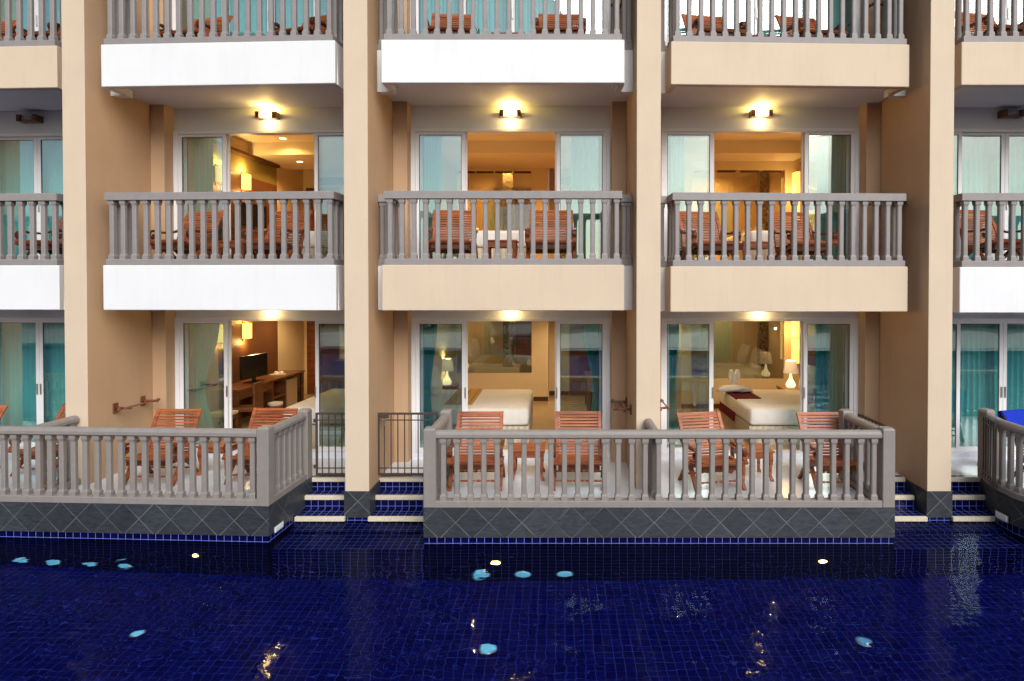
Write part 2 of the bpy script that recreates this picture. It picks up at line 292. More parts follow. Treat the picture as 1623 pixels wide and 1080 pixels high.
# ------------------------------------------------------------------ mesh helpers
class MB:
    def __init__(s): s.v = []; s.f = []; s.smooth = []
    def add(s, vs_, fs, smooth=False):
        o = len(s.v); s.v += [tuple(p) for p in vs_]
        for f in fs: s.f.append(tuple(i + o for i in f)); s.smooth.append(smooth)
        return s
    def box(s, x0, x1, y0, y1, z0, z1):
        return s.add([(x0, y0, z0), (x1, y0, z0), (x1, y1, z0), (x0, y1, z0), (x0, y0, z1), (x1, y0, z1), (x1, y1, z1), (x0, y1, z1)],
                     [(0, 3, 2, 1), (4, 5, 6, 7), (0, 1, 5, 4), (1, 2, 6, 5), (2, 3, 7, 6), (3, 0, 4, 7)])
    def loft(s, rings, caps=True, smooth=False):
        n = len(rings[0]); vs_ = [p for r in rings for p in r]; fs = []
        for k in range(len(rings) - 1):
            for i in range(n):
                j = (i + 1) % n; fs.append((k * n + i, k * n + j, (k + 1) * n + j, (k + 1) * n + i))
        s.add(vs_, fs, smooth)
        if caps: s.add(rings[0], [tuple(range(n))[::-1]]); s.add(rings[-1], [tuple(range(n))])
        return s
    def ribbon(s, path, x0, x1, th):
        """bar bent in the YZ plane, from x0 to x1, thickness th (number or list)"""
        rings = []
        for i, (y, z) in enumerate(path):
            a = path[max(i - 1, 0)]; b = path[min(i + 1, len(path) - 1)]
            d = Vector((b[0] - a[0], b[1] - a[1])).normalized(); nn = Vector((-d.y, d.x)); h = (th[i] if isinstance(th, (list, tuple)) else th) / 2
            rings.append([(x0, y - nn.x * h, z - nn.y * h), (x1, y - nn.x * h, z - nn.y * h), (x1, y + nn.x * h, z + nn.y * h), (x0, y + nn.x * h, z + nn.y * h)])
        return s.loft(rings)
    def sweep(s, path, prof):
        """profile of (offset to the left, z) carried along a plan polyline with mitred corners"""
        rings = []; P = [Vector(p) for p in path]
        for i, p in enumerate(P):
            ds = []
            if i > 0: ds.append((P[i] - P[i - 1]).normalized())
            if i < len(P) - 1: ds.append((P[i + 1] - P[i]).normalized())
            n0 = Vector((-ds[0].y, ds[0].x)); n1 = Vector((-ds[-1].y, ds[-1].x)); mt = (n0 + n1).normalized(); k = 1 / max(mt.dot(n0), 0.3)
            rings.append([(p.x + mt.x * o * k, p.y + mt.y * o * k, z) for o, z in prof])
        return s.loft(rings)
    def lathe(s, prof, c=(0, 0, 0), seg=16, axis='Z', smooth=True):
        rings = []
        for r, h in prof:
            ring = []
            for k in range(seg):
                a = 2 * math.pi * k / seg; u, w = r * math.cos(a), r * math.sin(a)
                ring.append({'Z': (c[0] + u, c[1] + w, c[2] + h), 'X': (c[0] + h, c[1] + u, c[2] + w), 'Y': (c[0] + w, c[1] + h, c[2] + u)}[axis])
            rings.append(ring)
        return s.loft(rings, True, smooth)
    def tube(s, path, r, seg=8, smooth=True):
        P = [Vector(p) for p in path]; rings = []
        for i, p in enumerate(P):
            d = (P[min(i + 1, len(P) - 1)] - P[max(i - 1, 0)]).normalized()
            up = Vector((0, 0, 1)) if abs(d.z) < 0.9 else Vector((1, 0, 0)); a = d.cross(up).normalized(); b = a.cross(d); rr = r[i] if isinstance(r, (list, tuple)) else r
            rings.append([tuple(p + (a * math.cos(2 * math.pi * k / seg) + b * math.sin(2 * math.pi * k / seg)) * rr) for k in range(seg)])
        return s.loft(rings, True, smooth)
    def build(s, name, mat, parent=None, mtx=None, bevel=0.0, seg=1):
        me = bpy.data.meshes.new(name); me.from_pydata(s.v, [], s.f)
        me.polygons.foreach_set('use_smooth', s.smooth)
        bm = bmesh.new(); bm.from_mesh(me); bmesh.ops.remove_doubles(bm, verts=bm.verts, dist=1e-6)
        bmesh.ops.recalc_face_normals(bm, faces=bm.faces)
        if bevel:
            ed = [e for e in bm.edges if len(e.link_faces) == 2 and e.calc_face_angle(0) > 0.6]
            bmesh.ops.bevel(bm, geom=ed, offset=bevel, segments=seg, affect='EDGES', profile=0.5, clamp_overlap=True)
        bm.to_mesh(me); bm.free()
        me.materials.append(mat); o = bpy.data.objects.new(name, me); C.objects.link(o)
        if parent: o.parent = parent
        if mtx is not None: o.matrix_local = mtx
        return o
def thing(name, label, cat, mtx=None, group=None, kind=None):
    o = bpy.data.objects.new(name, None); C.objects.link(o); o.empty_display_size = 0.1
    if mtx is not None: o.matrix_world = mtx
    o['label'] = label; o['category'] = cat
    if group: o['group'] = group
    if kind: o['kind'] = kind
    return o
def tag(o, label, cat, group=None):
    o['label'] = label; o['category'] = cat
    if group: o['group'] = group
    return o
def structure(o): o['kind'] = 'structure'; return o
def copy_tree(o, parent=None):
    c = o.copy(); C.objects.link(c)
    if parent: c.parent = parent
    for ch in o.children: copy_tree(ch, c)
    return c
def T(x, y, z, rz=0): return Matrix.Translation((x, y, z)) @ Matrix.Rotation(R(rz), 4, 'Z')
def lamp(parent, loc, watts, col=(1, 0.72, 0.38), r=0.06):
    d = bpy.data.lights.new('light', 'POINT'); d.energy = watts; d.color = col; d.shadow_soft_size = r
    o = bpy.data.objects.new('light', d); C.objects.link(o); o.parent = parent; o.location = loc
    return o
def spot(parent, loc, watts, col=(1, 0.72, 0.38), ang=120, rot=(0, 0, 0)):
    d = bpy.data.lights.new('light', 'SPOT'); d.energy = watts; d.color = col; d.spot_size = R(ang); d.spot_blend = 0.6; d.shadow_soft_size = 0.05
    o = bpy.data.objects.new('light', d); C.objects.link(o); o.parent = parent; o.location = loc; o.rotation_euler = rot
    return o

# ------------------------------------------------------------------ layout numbers
BW = 4.03; HC = 1.85; P2X = -2.787
BC = {0: P2X - 1.5 * BW, 1: P2X - 0.5 * BW, 2: P2X + 0.5 * BW, 3: P2X + 1.5 * BW, 4: P2X + 2.5 * BW}
ROT = -2.8
def bayM(b):
    if b >= 2: return T(BC[b], 0, 0)
    return T(P2X, 0, 0, ROT) @ T(BC[b] - P2X, 0, 0)
def balM(b):
    if b == 3: return T(P2X + BW + 0.2, 0, 0, 2.0) @ T(BC[3] - P2X - BW - 0.2, 0, -0.02)
    if b == 4: return T(BC[4], 0, -0.03)
    return bayM(b)
FL = {1: 0.03, 2: 3.10, 3: 6.20}           # finished floor of each storey
SLAB = {2: (2.50, 3.15), 3: (5.665, 6.275)}
WY = 1.57                                   # door plane
BAYNAME = {0: 'far-left bay', 1: 'left bay', 2: 'centre bay', 3: 'right bay', 4: 'far-right bay'}
FLNAME = {1: 'ground-floor', 2: 'middle-floor', 3: 'top-floor'}
WATER_Z = -0.405; POOL_Z = -1.47

# ------------------------------------------------------------------ ground, pool, water
g = MB().box(-300, 300, 12, 320, -0.6, -0.5).box(-300, 300, -300, -19, -0.6, -0.5)
structure(g.build('ground', M['ground']))
structure(MB().box(-30, 30, -18.0, 1.6, POOL_Z - 0.3, POOL_Z).build('pool_floor', M['poolfloor']))
w = MB().box(-30, 30, -19, -18, POOL_Z, -0.3)
structure(w.build('pool_wall', M['poolwall_shaded']))
structure(MB().add([(-30, -18, WATER_Z), (30, -18, WATER_Z), (30, 1.2, WATER_Z), (-30, 1.2, WATER_Z)], [(0, 1, 2, 3)]).build('pool_water', M['water']))
structure(MB().box(-40, 40, -28, -19.01, -0.49, -0.28).build('pool_deck', M['deck']))

# ------------------------------------------------------------------ the hotel building
hotel = thing('hotel_building', 'beige and white hotel front of fin walls and stacked balconies above the blue pool', 'building')
def hp(name, mb, mat, mtx=None, bevel=0.0): return mb.build(name, M[mat], hotel, mtx, bevel)
def fin(mtx):
    hp('fin_wall', MB().box(-0.164, 0.164, 0.012, 1.66, 0.0, 9.6), 'tan', mtx)
    hp('fin_front', MB().box(-0.165, 0.165, 0, 0.0119, 0.0, 9.6), 'beige', mtx, 0.003)
    # the slate foot of the wall and the tile row under it
    hp('slate_foot', MB().box(-0.178, 0.178, -0.013, 1.0, -0.36, 0.004), 'slate', mtx)
    hp('tile_foot', MB().box(-0.170, 0.170, -0.006, 1.0, POOL_Z, -0.362), 'blue', mtx)
fin(bayM(1) @ T(-BW / 2, 0, 0)); fin(bayM(0) @ T(-BW / 2, 0, 0)); fin(T(P2X, 0, 0))
for b in (2, 3, 4): fin(T(BC[b] + BW / 2, 0, 0))
for b in range(5):
    m = bayM(b)
    # return columns beside the doors
    for sx in (-1, 1):
        a, c = sorted((sx * 1.62, sx * (HC - 0.001)))
        hp('column', MB().box(a, c, 1.32, 1.72, 0.0, 9.3), 'tan', m, 0.004)
    # room partition beyond the fin
    hp('partition_wall', MB().box(BW / 2 - 0.065, BW / 2 + 0.065, 1.66, 7.6, 0.0, 9.3), 'roomwall', m)
    if b == 0: hp('partition_wall', MB().box(-BW / 2 - 0.065, -BW / 2 + 0.065, 1.66, 7.6, 0.0, 9.3), 'roomwall', m)
    for lv in (1, 2, 3):
        F = FL[lv]
        hp('lintel', MB().box(-1.62, 1.62, WY + 0.005, 1.72, F + 2.285, F + 2.66), 'lintel', m)
    for lv in (2, 3, 4):
        F = FL.get(lv, 9.3)
        hp('soffit', MB().box(-1.588, 1.588, 0.201, 0.62, F - 0.443, F - 0.06).box(-HC, HC, 0.6205, 1.56, F - 0.443, F - 0.06), 'soffit', balM(b) if lv < 4 else m)
        hp('storey_slab', MB().box(-1.95, 1.95, 1.725, 7.6, F - 0.35, F + 0.06), 'roomceil', m)
        if lv < 4:
            hp('balcony_floor', MB().box(-1.585, 1.585, 0.215, 0.62, F - 0.058, F).box(-HC + 0.003, HC - 0.003, 0.6205, 1.56, F - 0.058, F), 'floor', balM(b))
            z0, z1 = SLAB[lv]
            beige = (lv, b) in ((3, 0), (3, 3), (3, 4), (2, 2), (2, 3))
            hp('balcony_fascia', MB().box(-1.69, 1.69, 0.10, 0.20, z0, z1 - 0.012).box(-1.69, -1.59, 0.2, 0.47, z0, z1 - 0.012).box(1.59, 1.69, 0.2, 0.47, z0, z1 - 0.012),
               'beige' if beige else 'white', balM(b), 0.008)
            for sx in (-1, 1):
                a, c = sorted((sx * 1.61, sx * (HC + 0.02))); hp('beam_stub', MB().box(a, c, 0.485, 0.619, z0 - 0.01, z1 - 0.01), 'white', balM(b), 0.004)

# ------------------------------------------------------------------ sliding doors
def sliding_door(b, lv, open_):
    m = bayM(b); F = FL[lv]; z0 = F + 0.10; z1 = F + 2.285
    y = WY
    fr = MB()
    fr.box(-1.62, -1.55, y - 0.03, y + 0.12, z0, z1).box(1.55, 1.62, y - 0.03, y + 0.12, z0, z1)
    fr.box(-1.55, 1.55, y - 0.028, y + 0.12, z1 - 0.05, z1)
    d = fr.build('sliding_door', M['frame'], hotel, m, 0.004)
    st = MB().box(-1.617, 1.617, y - 0.06, y + 0.13, F - 0.01, z0 - 0.001)
    st.build('sill', M['floor'], d)
    fw = 0.06
    def panel(x0, x1, yy, name):
        p = MB()
        p.box(x0, x0 + fw, yy, yy + 0.035, z0, z1 - 0.052).box(x1 - fw, x1, yy, yy + 0.035, z0, z1 - 0.052)
        p.box(x0 + fw, x1 - fw, yy + 0.001, yy + 0.034, z0, z0 + 0.07).box(x0 + fw, x1 - fw, yy + 0.001, yy + 0.034, z1 - 0.095, z1 - 0.053)
        p.build(name, M['frame'], d, None, 0.003)
        gp = MB().box(x0 + fw - 0.008, x1 - fw + 0.008, yy + 0.014, yy + 0.020, z0 + 0.06, z1 - 0.09)
        gp.build('glass_pane', M['glass'], d)
        gk = MB()
        gk.box(x0 + fw, x0 + fw + 0.008, yy + 0.009, yy + 0.013, z0 + 0.07, z1 - 0.095).box(x1 - fw - 0.008, x1 - fw, yy + 0.009, yy + 0.013, z0 + 0.07, z1 - 0.095)
        gk.box(x0 + fw + 0.008, x1 - fw - 0.008, yy + 0.009, yy + 0.013, z1 - 0.103, z1 - 0.095)
        gk.build('gasket', M['rubber'], d)
    panel(-1.548, -0.74, y - 0.01, 'fixed_panel'); panel(0.74, 1.548, y - 0.01, 'fixed_panel')
    if open_:
        panel(-1.50, -0.715, y + 0.05, 'sliding_panel'); panel(0.715, 1.50, y + 0.05, 'sliding_panel'); hx = (-0.745, 0.745)
    else:
        panel(-0.79, -0.002, y + 0.05, 'sliding_panel'); panel(0.002, 0.79, y + 0.05, 'sliding_panel'); hx = (-0.03, 0.03)
    for h in hx:
        MB().box(h - 0.01, h + 0.01, y + 0.03 if not open_ else y - 0.03, y + 0.049 if not open_ else y - 0.011, F + 0.98, F + 1.16).build('handle', M['steel'], d, None, 0.003)
OPEN = {(b, lv) for b in (1, 2, 3) for lv in (1, 2)}
for b in range(5):
    for lv in (1, 2, 3): sliding_door(b, lv, (b, lv) in OPEN)

# ------------------------------------------------------------------ rooms
BED = {1: 1, 2: -1, 3: 1}                    # side of the room where the bed head is
BACKS = {1: 6.2, 2: 6.2, 3: 5.3}; BULK = 4.45
for b in range(5):
    m = bayM(b)
    for lv in (1, 2, 3):
        F = FL[lv] + 0.07
        if (b, lv) not in OPEN:
            hp('room_back_wall', MB().box(-1.95, 1.95, 3.2, 3.3, F, F + 2.6), 'roomwall', m)
            hp('room_floor', MB().box(-1.95, 1.95, 1.725, 3.2, F - 0.03, F - 0.005), 'roomfloor', m)
            continue
        s = BED[b]; BACK = BACKS[b]
        def X(u0, u1): return tuple(sorted((u0 * s, u1 * s)))    # u > 0 is the bed side
        hp('room_floor', MB().box(-1.95, 1.95, 1.725, 7.6, F - 0.03, F), 'roomfloor', m)
        a, c = X(-0.53, 1.95)
        # bathroom wall with its glazed opening, then the passage wall set farther back
        wx0, wx1 = X(-0.14, 1.62) if b != 3 else X(-0.30, 1.76); z0, z1 = F + 0.66, F + (2.36 if b != 3 else 2.22)
        bw = MB().box(a, c, BACK, BACK + 0.1, F, z0).box(a, c, BACK, BACK + 0.1, z1, F + 2.72)
        bw.box(min(a, wx0), max(a, wx0), BACK, BACK + 0.1, z0, z1).box(min(c, wx1), max(c, wx1), BACK, BACK + 0.1, z0, z1)
        e0, e1 = X(-0.53, -0.43); bw.box(e0, e1, BACK + 0.1, 7.4, F, F + 2.72)
        hp('bathroom_wall', bw, 'roomwall', m)
        sk = MB().box(a, c, BACK - 0.015, BACK - 0.001, F, F + 0.1)
        hp('skirting', sk, 'skirting', m)
        hp('bathroom_window', MB().box(wx0, wx1, BACK + 0.04, BACK + 0.048, z0, z1), 'clear', m)
        wf = MB()
        for k in range(4):
            xk = wx0 + (wx1 - wx0) * (k + 0.5) / 4; wf.box(xk - 0.20, xk + 0.20, BACK + 0.02, BACK + 0.06, z1 - 0.045, z1 - 0.002)
        hp('window_rail', wf, 'skirting', m)
        p0, p1 = X(-1.95, -0.54); bk = 7.0
        hp('passage_wall', MB().box(p0, p1, bk, bk + 0.1, F, F + 2.72), 'roomwall', m)
        q0, q1 = X(-1.0, -0.56); hp('skirting', MB().box(*X(-1.04, -0.54), bk - 0.015, bk - 0.001, F, F + 0.1), 'skirting', m)
        hp('entrance_door', MB().box(*X(-1.86, -1.05), bk - 0.05, bk - 0.002, F, F + 2.1), 'doorwood', m)
        hp('bathroom_back_wall', MB().box(*X(-0.43, 1.95), 7.5, 7.6, F, F + 2.72), 'roomwall', m)
        hp('bulkhead', MB().box(-1.948, 1.948, BULK, BACK - 0.001, F + 2.42, F + 2.68), 'roomceil', m)
        hp('room_ceiling', MB().box(-1.948, 1.948, 1.73, 7.49, F + 2.685, F + 2.72), 'roomceil', m)
        # desk-side wall cladding
        hp('wall_panel', MB().box(*X(-1.948, -1.925), 1.9, 5.6, F, F + 1.95), 'brownwall', m)
        hp('wall_panel', MB().box(*X(-1.948, -1.93), 1.9, 5.6, F + 1.951, F + 2.35), 'olive', m)
        hp('cornice', MB().box(*X(-1.948, -1.85), 1.9, 5.6, F + 2.352, F + 2.42), 'brownwall', m)
        hp('headboard_panel', MB().box(*X(1.905, 1.948), 1.9, 5.4 if b != 3 else 4.8, F, F + (1.25 if b == 1 else 2.3)), 'doorwood', m, 0.003)
        hp('mosaic_column', MB().box(*X(1.72, 1.93) if b == 3 else X(0.35, 0.6), 6.9, 7.1, F, F + 2.72), 'mosaic', m)
        if b == 2: hp('bathroom_door', MB().box(*X(-0.35, 0.32), 7.44, 7.498, F, F + 2.1), 'doorwood', m)
        # vents of the air conditioning on the bulkhead's far wall
        hp('air_grille', MB().box(*X(-1.5, -0.7), bk - 0.02, bk - 0.001, F + 2.18, F + 2.36), 'grille', m)

def on(b, x, y, z, rz=0): return bayM(b) @ T(x, y, z, rz)

# ------------------------------------------------------------------ bedroom furniture
def bed(b, lv):
    s = BED[b]; F = FL[lv] + 0.07
    t = thing('bed', {(2, 1): 'wide white bed with gold patchwork runner in the ground-floor centre room', (3, 1): 'wide white bed under towel swan and maroon runner in the ground-floor right room',
              (1, 1): 'white bed just showing beside the iron gate in the ground-floor left room', (2, 2): 'white bed end behind the balusters in the middle-floor centre room',
              (3, 2): 'white bed end behind the balusters in the middle-floor right room', (1, 2): 'white bed mostly hidden in the middle-floor left room'}[(b, lv)], 'bed', on(b, 0, 0, F), 'hotel beds')
    x0, x1 = sorted(({1: -0.1, 2: -0.26, 3: 0.04}[b] * s, 1.88 * s)); y0, y1 = 2.12, 4.2
    # pleated skirt, soft mattress
    def pleat(u0, u1, v0, v1):
        n = int(math.hypot(u1 - u0, v1 - v0) / 0.05); pts = []
        for i in range(n + 1):
            k = i / n; d = 0.012 * (1 if i % 2 else -1); ln = math.hypot(u1 - u0, v1 - v0)
            pts.append((u0 + (u1 - u0) * k + d * (v1 - v0) / ln, v0 + (v1 - v0) * k - d * (u1 - u0) / ln))
        return pts
    sk = MB(); pr = [(-0.006, 0.0), (0.006, 0.0), (0.006, 0.32), (-0.006, 0.32)]
    xf = x0 if s > 0 else x1
    sk.sweep(pleat(x0, x1, y0 + 0.03, y0 + 0.03), pr); sk.sweep(pleat(xf + 0.03 * s, xf + 0.03 * s, y0 + 0.03, y1), pr)
    sk.box(x0 + 0.06, x1 - 0.06, y0 + 0.06, y1 - 0.02, 0.0, 0.3)
    sk.build('bed_skirt', M['skirt'], t)
    mt = MB().box(x0, x1, y0, y1, 0.325, 0.62).build('mattress', M['linen'], t, None, 0.07, 4)
    for p in mt.data.polygons: p.use_smooth = True
    if (b, lv) in ((2, 1), (3, 1)):
        ry0, ry1 = (y0 - 0.004, y1 + 0.004)
        a, c = sorted((x0 if s > 0 else x1, (x0 + 0.5) if s > 0 else (x1 - 0.5)))
        r = MB()
        if b == 3:
            a -= 0.012; r.loft([[(a + 0.05, yy, 0.626), (c, yy, 0.626), (c, yy, 0.634), (a + 0.04, yy, 0.634)] for yy in (y0 + 0.95, y1 - 0.02)])
            r.loft([[(a, yy, 0.2), (a + 0.008, yy, 0.2), (a + 0.055, yy, 0.627), (a + 0.044, yy, 0.634)] for yy in (y0 + 0.95, y1 - 0.02)])
        else: r.loft([[(x0 + 0.62, yy, 0.626), (x0 + 1.12, yy, 0.626), (x0 + 1.12, yy, 0.634), (x0 + 0.62, yy, 0.634)] for yy in (y0 + 0.35, y1 - 0.06)])
        r.build('bed_runner', M['runner'] if b == 3 else M['goldrun'], t)
    for i, yy in enumerate((y0 + 0.52, y1 - 0.5)):
        p = MB(); rings = []
        for k in range(9):
            a = -math.pi / 2 + math.pi * k / 8; w = math.cos(a) ** 0.45 if 0 < k < 8 else 0.08; z = 0.27 + 0.27 * math.sin(a)
            rings.append([(1.66 * s + 0.10 * w * math.cos(q) * s + z * 0.25 * s - 0.05 * s, yy + 0.36 * (0.8 + 0.2 * w) * math.copysign(abs(math.sin(q)) ** 0.6, math.sin(q)), 0.62 + z) for q in [2 * math.pi * j / 20 for j in range(20)]])
        pl = p.loft(rings, True, True).build('pillow', M['linen'], None)
        pl.matrix_world = on(b, 0, 0, F)
        tag(pl, f"plump white pillow, {'near' if i == 0 else 'far'} one on the bed of the {FLNAME[lv]} {BAYNAME[b]}", 'pillow', 'pillows on the hotel beds')
for b in (1, 2, 3):
    for lv in (1, 2): bed(b, lv)

def nightstand_and_lamp(b):
    s = BED[b]; F = FL[1] + 0.07; w = {2: 'centre', 3: 'right'}[b]
    t = thing('nightstand', f'dark wooden nightstand beside the bed in the ground-floor {w} room', 'nightstand', on(b, 1.66 * s, 4.9 if b == 2 else 4.55, F), 'bedside tables')
    MB().box(-0.26, 0.26, -0.22, 0.22, 0.56, 0.60).box(-0.24, -0.20, -0.2, 0.2, 0, 0.56).box(0.20, 0.24, -0.2, 0.2, 0, 0.56).build('cabinet', M['desk'], t, None, 0.004)
    MB().box(-0.198, 0.198, -0.21, 0.2, 0.40, 0.558).build('drawer', M['desk'], t, None, 0.004)
    l = thing('table_lamp', f'lit bottle-shaped table lamp with pale shade on the {w} nightstand', 'lamp', on(b, 1.63 * s, 4.88 if b == 2 else 4.55, F + 0.601), 'bedside lamps')
    MB().lathe([(0.075, 0), (0.095, 0.02), (0.10, 0.06), (0.075, 0.11), (0.035, 0.18), (0.022, 0.25), (0.02, 0.33)], seg=20).build('lamp_base', M['lampbase'], l)
    sh = MB(); n = 24
    for (r0, r1) in ((0.155, 0.105), (0.152, 0.102)):
        pass
    ring = lambda r, z: [(r * math.cos(2 * math.pi * k / n), r * math.sin(2 * math.pi * k / n), z) for k in range(n)]
    sh.loft([ring(0.15, 0.30), ring(0.105, 0.56), ring(0.100, 0.56), ring(0.145, 0.30), ring(0.15, 0.30)], False, True)
    sh.build('lamp_shade', M['shade'], l)
    lamp(l, (0, 0, 0.50), 14, (1, 0.72, 0.36), 0.02)
nightstand_and_lamp(2); nightstand_and_lamp(3)

def wall_panel_light(b, lv):
    s = BED[b]; F = FL[lv] + 0.07
    t = thing('wall_light', f'tall narrow glowing yellow wall light beside the bed, {FLNAME[lv]} {BAYNAME[b]}', 'wall light', on(b, 1.947 * s, 5.72 if b == 2 else 5.0, F), 'tall bedside wall lights')
    x0, x1 = sorted((0, -0.10 * s))
    MB().box(x0, x1, -0.12, 0.12, 1.05, 2.12).build('lit_panel', M['panelglow'], t, None, 0.004)
    MB().box(x0 - 0.003, x1 + 0.003, -0.125, 0.125, 1.60, 1.61).box(x0 - 0.003, x1 + 0.003, -0.125, 0.125, 1.04, 1.05).box(x0 - 0.003, x1 + 0.003, -0.125, 0.125, 2.12, 2.13).build('trim', M['desk'], t)
    lamp(t, (-0.25 * s, 0, 1.75), 7, (1, 0.62, 0.2), 0.015)
for b in (2, 3):
    for lv in (1, 2): wall_panel_light(b, lv)
def sconce(b, lv, y, which):
    s = -BED[b]; F = FL[lv] + 0.07
    t = thing('wall_sconce', f'lit yellow paper box sconce, {which} one on the {FLNAME[lv]} left room wall', 'wall light', on(b, 1.925 * s, y, F + 1.8), 'paper box sconces')
    x0, x1 = sorted((-0.02 * s, -0.15 * s))
    MB().box(x0, x1, -0.075, 0.075, -0.16, 0.16).build('paper_shade', M['sconce'], t, None, 0.004)
    x0, x1 = sorted((-0.001 * s, -0.02 * s))
    MB().box(x0, x1, -0.04, 0.04, -0.21, 0.21).build('backplate', M['desk'], t)
    x0, x1 = sorted((-0.018 * s, -0.152 * s)); tr = MB()
    for z in (-0.162, 0.158): tr.box(x0, x1, -0.078, 0.078, z, z + 0.006)
    tr.build('trim', M['desk'], t)
    lamp(t, (-0.085 * s, 0, 0.24), 12, (1, 0.62, 0.2)); lamp(t, (-0.085 * s, 0, -0.24), 8, (1, 0.6, 0.2))
for lv in (1, 2): sconce(1, lv, 3.25, 'near'); sconce(1, lv, 4.15, 'far')

def downlight(b, lv, x, y, z, lbl, W=22, ang=130, dc=(1, 0.68, 0.33)):
    t = thing('ceiling_downlight', lbl, 'downlight', on(b, x, y, z), 'recessed ceiling downlights')
    MB().lathe([(0.062, -0.004), (0.062, 0.0)], seg=20).build('lit_disc', M['downlight'], t)
    n = 20; ring = lambda r, zz: [(r * math.cos(2 * math.pi * k / n), r * math.sin(2 * math.pi * k / n), zz) for k in range(n)]
    MB().loft([ring(0.063, -0.008), ring(0.082, -0.008), ring(0.082, 0.0), ring(0.063, 0.0), ring(0.063, -0.008)], False).build('trim_ring', M['frame'], t)
    spot(t, (0, 0, -0.02), W, dc, ang)
for b in (1, 2, 3):
    s = BED[b]; w = {1: 'left', 2: 'centre', 3: 'right'}[b]
    for lv in (1, 2):
        F = FL[lv] + 0.07
        dc = (1, 0.70, 0.36) if lv == 1 else (1, 0.50, 0.14)
        downlight(b, lv, -1.05 if b == 1 else -0.9 * s, 4.12 if b == 1 else 3.6, F + 2.684, f'small round downlight in the main ceiling of the {FLNAME[lv]} {w} room', (60, 170, 190)[b - 1] * (1.15 if lv == 1 else 0.85), 155, dc)
        downlight(b, lv, 0.8 * s, 3.2, F + 2.684, f'small round downlight over the bed of the {FLNAME[lv]} {w} room', (60, 150, 190)[b - 1] * (1.15 if lv == 1 else 0.85), 155, dc)
        downlight(b, lv, -1.2 * s, 5.2, F + 2.419, f'small round downlight over the passage of the {FLNAME[lv]} {w} room', 75, 150, dc)
        downlight(b, lv, 0.5 * s, 6.75, F + 2.684, f'small round downlight inside the bathroom of the {FLNAME[lv]} {w} room', 110, 155, dc)

# desks along the wall opposite the bed, with television, chair and small things
def desk(b, lv):
    s = -BED[b]; F = FL[lv] + 0.07; w = {1: 'left', 2: 'centre', 3: 'right'}[b]
    def X(u0, u1): return tuple(sorted((u0 * s, u1 * s)))
    t = thing('desk', f'long brown wall desk with open shelves in the {FLNAME[lv]} {w} room', 'desk', on(b, 0, 0, F), 'wall desks')
    MB().box(*X(1.36, 1.92), 3.0, 5.75, 0.73, 0.77).build('desk_top', M['desk'], t, None, 0.004)
    for yy in (3.0, 4.30, 4.85, 5.70): MB().box(*X(1.38, 1.918), yy, yy + 0.04, 0.0, 0.729).build('upright', M['desk'], t, None, 0.003)
    MB().box(*X(1.38, 1.918), 4.341, 4.849, 0.36, 0.385).build('shelf', M['desk'], t, None, 0.003)
    MB().box(*X(1.37, 1.39), 3.041, 4.299, 0.58, 0.729).build('apron', M['desk'], t)
    v = thing('television', f'flat black television on the desk of the {FLNAME[lv]} {w} room', 'television', on(b, 1.62 * s, 4.0, F + 0.771, 10 * s), 'televisions')
    MB().box(-0.03, 0.03, -0.38, 0.38, 0.09, 0.56).build('screen', M['black'], v, None, 0.006)
    MB().box(-0.10, 0.10, -0.2, 0.2, 0.0, 0.015).box(-0.02, 0.02, -0.04, 0.04, 0.0149, 0.1).build('stand', M['black'], v, None, 0.003)
for b in (1, 2, 3):
    for lv in (1, 2): desk(b, lv)
s1 = -1; F1 = FL[1] + 0.07
c = thing('desk_chair', 'plain brown desk chair with solid back facing the desk in the ground-floor left room', 'chair', on(1, -1.22, 3.0, F1, 8))
MB().box(-0.22, 0.22, -0.22, 0.22, 0.40, 0.46).build('seat', M['desk'], c, None, 0.006)
MB().box(0.19, 0.23, -0.22, 0.22, 0.0, 0.92).build('backrest', M['desk'], c, None, 0.006)
for yy in (-0.22, 0.18): MB().box(-0.22, -0.18, yy, yy + 0.04, 0, 0.399).build('leg', M['desk'], c, None, 0.003)
c = thing('stool', 'low wooden stool with cream cushion behind the glass of the ground-floor left room', 'stool', on(1, -1.40, 2.5, F1))
MB().box(-0.20, 0.20, -0.20, 0.20, 0.40, 0.46).build('cushion', M['cream'], c, None, 0.02, 3)
MB().box(-0.195, 0.195, -0.195, 0.195, 0.33, 0.399).build('under_seat', M['desk'], c, None, 0.003)
for xx in (-0.19, 0.15):
    for yy in (-0.19, 0.15): MB().box(xx, xx + 0.04, yy, yy + 0.04, 0, 0.329).build('leg', M['desk'], c, None, 0.003)
c = thing('waste_bin', 'brown waste bin with pale liner beside the desk chair', 'bin', on(1, -1.15, 3.95, F1))
MB().lathe([(0.11, 0), (0.14, 0.33)], seg=20).build('body', M['desk'], c)
MB().lathe([(0.142, 0.31), (0.146, 0.36), (0.12, 0.36), (0.12, 0.335)], seg=20).build('liner', M['china'], c)
c = thing('minibar_fridge', 'small minibar fridge with beige front built under the desk end', 'fridge', on(1, 0, 0, F1))
MB().box(-1.90, -1.42, 4.91, 5.68, 0.04, 0.70).build('cabinet', M['black'], c, None, 0.004)
MB().box(-1.419, -1.38, 4.92, 5.40, 0.06, 0.66).build('door', M['fridge'], c, None, 0.006)
c = thing('tea_tray', 'pale tray of white cups on the end of the wall desk', 'tray', on(1, -1.62, 5.0, F1 + 0.771))
MB().lathe([(0.15, 0), (0.17, 0.012), (0.165, 0.014), (0.145, 0.006)], seg=24).build('tray', M['china'], c)
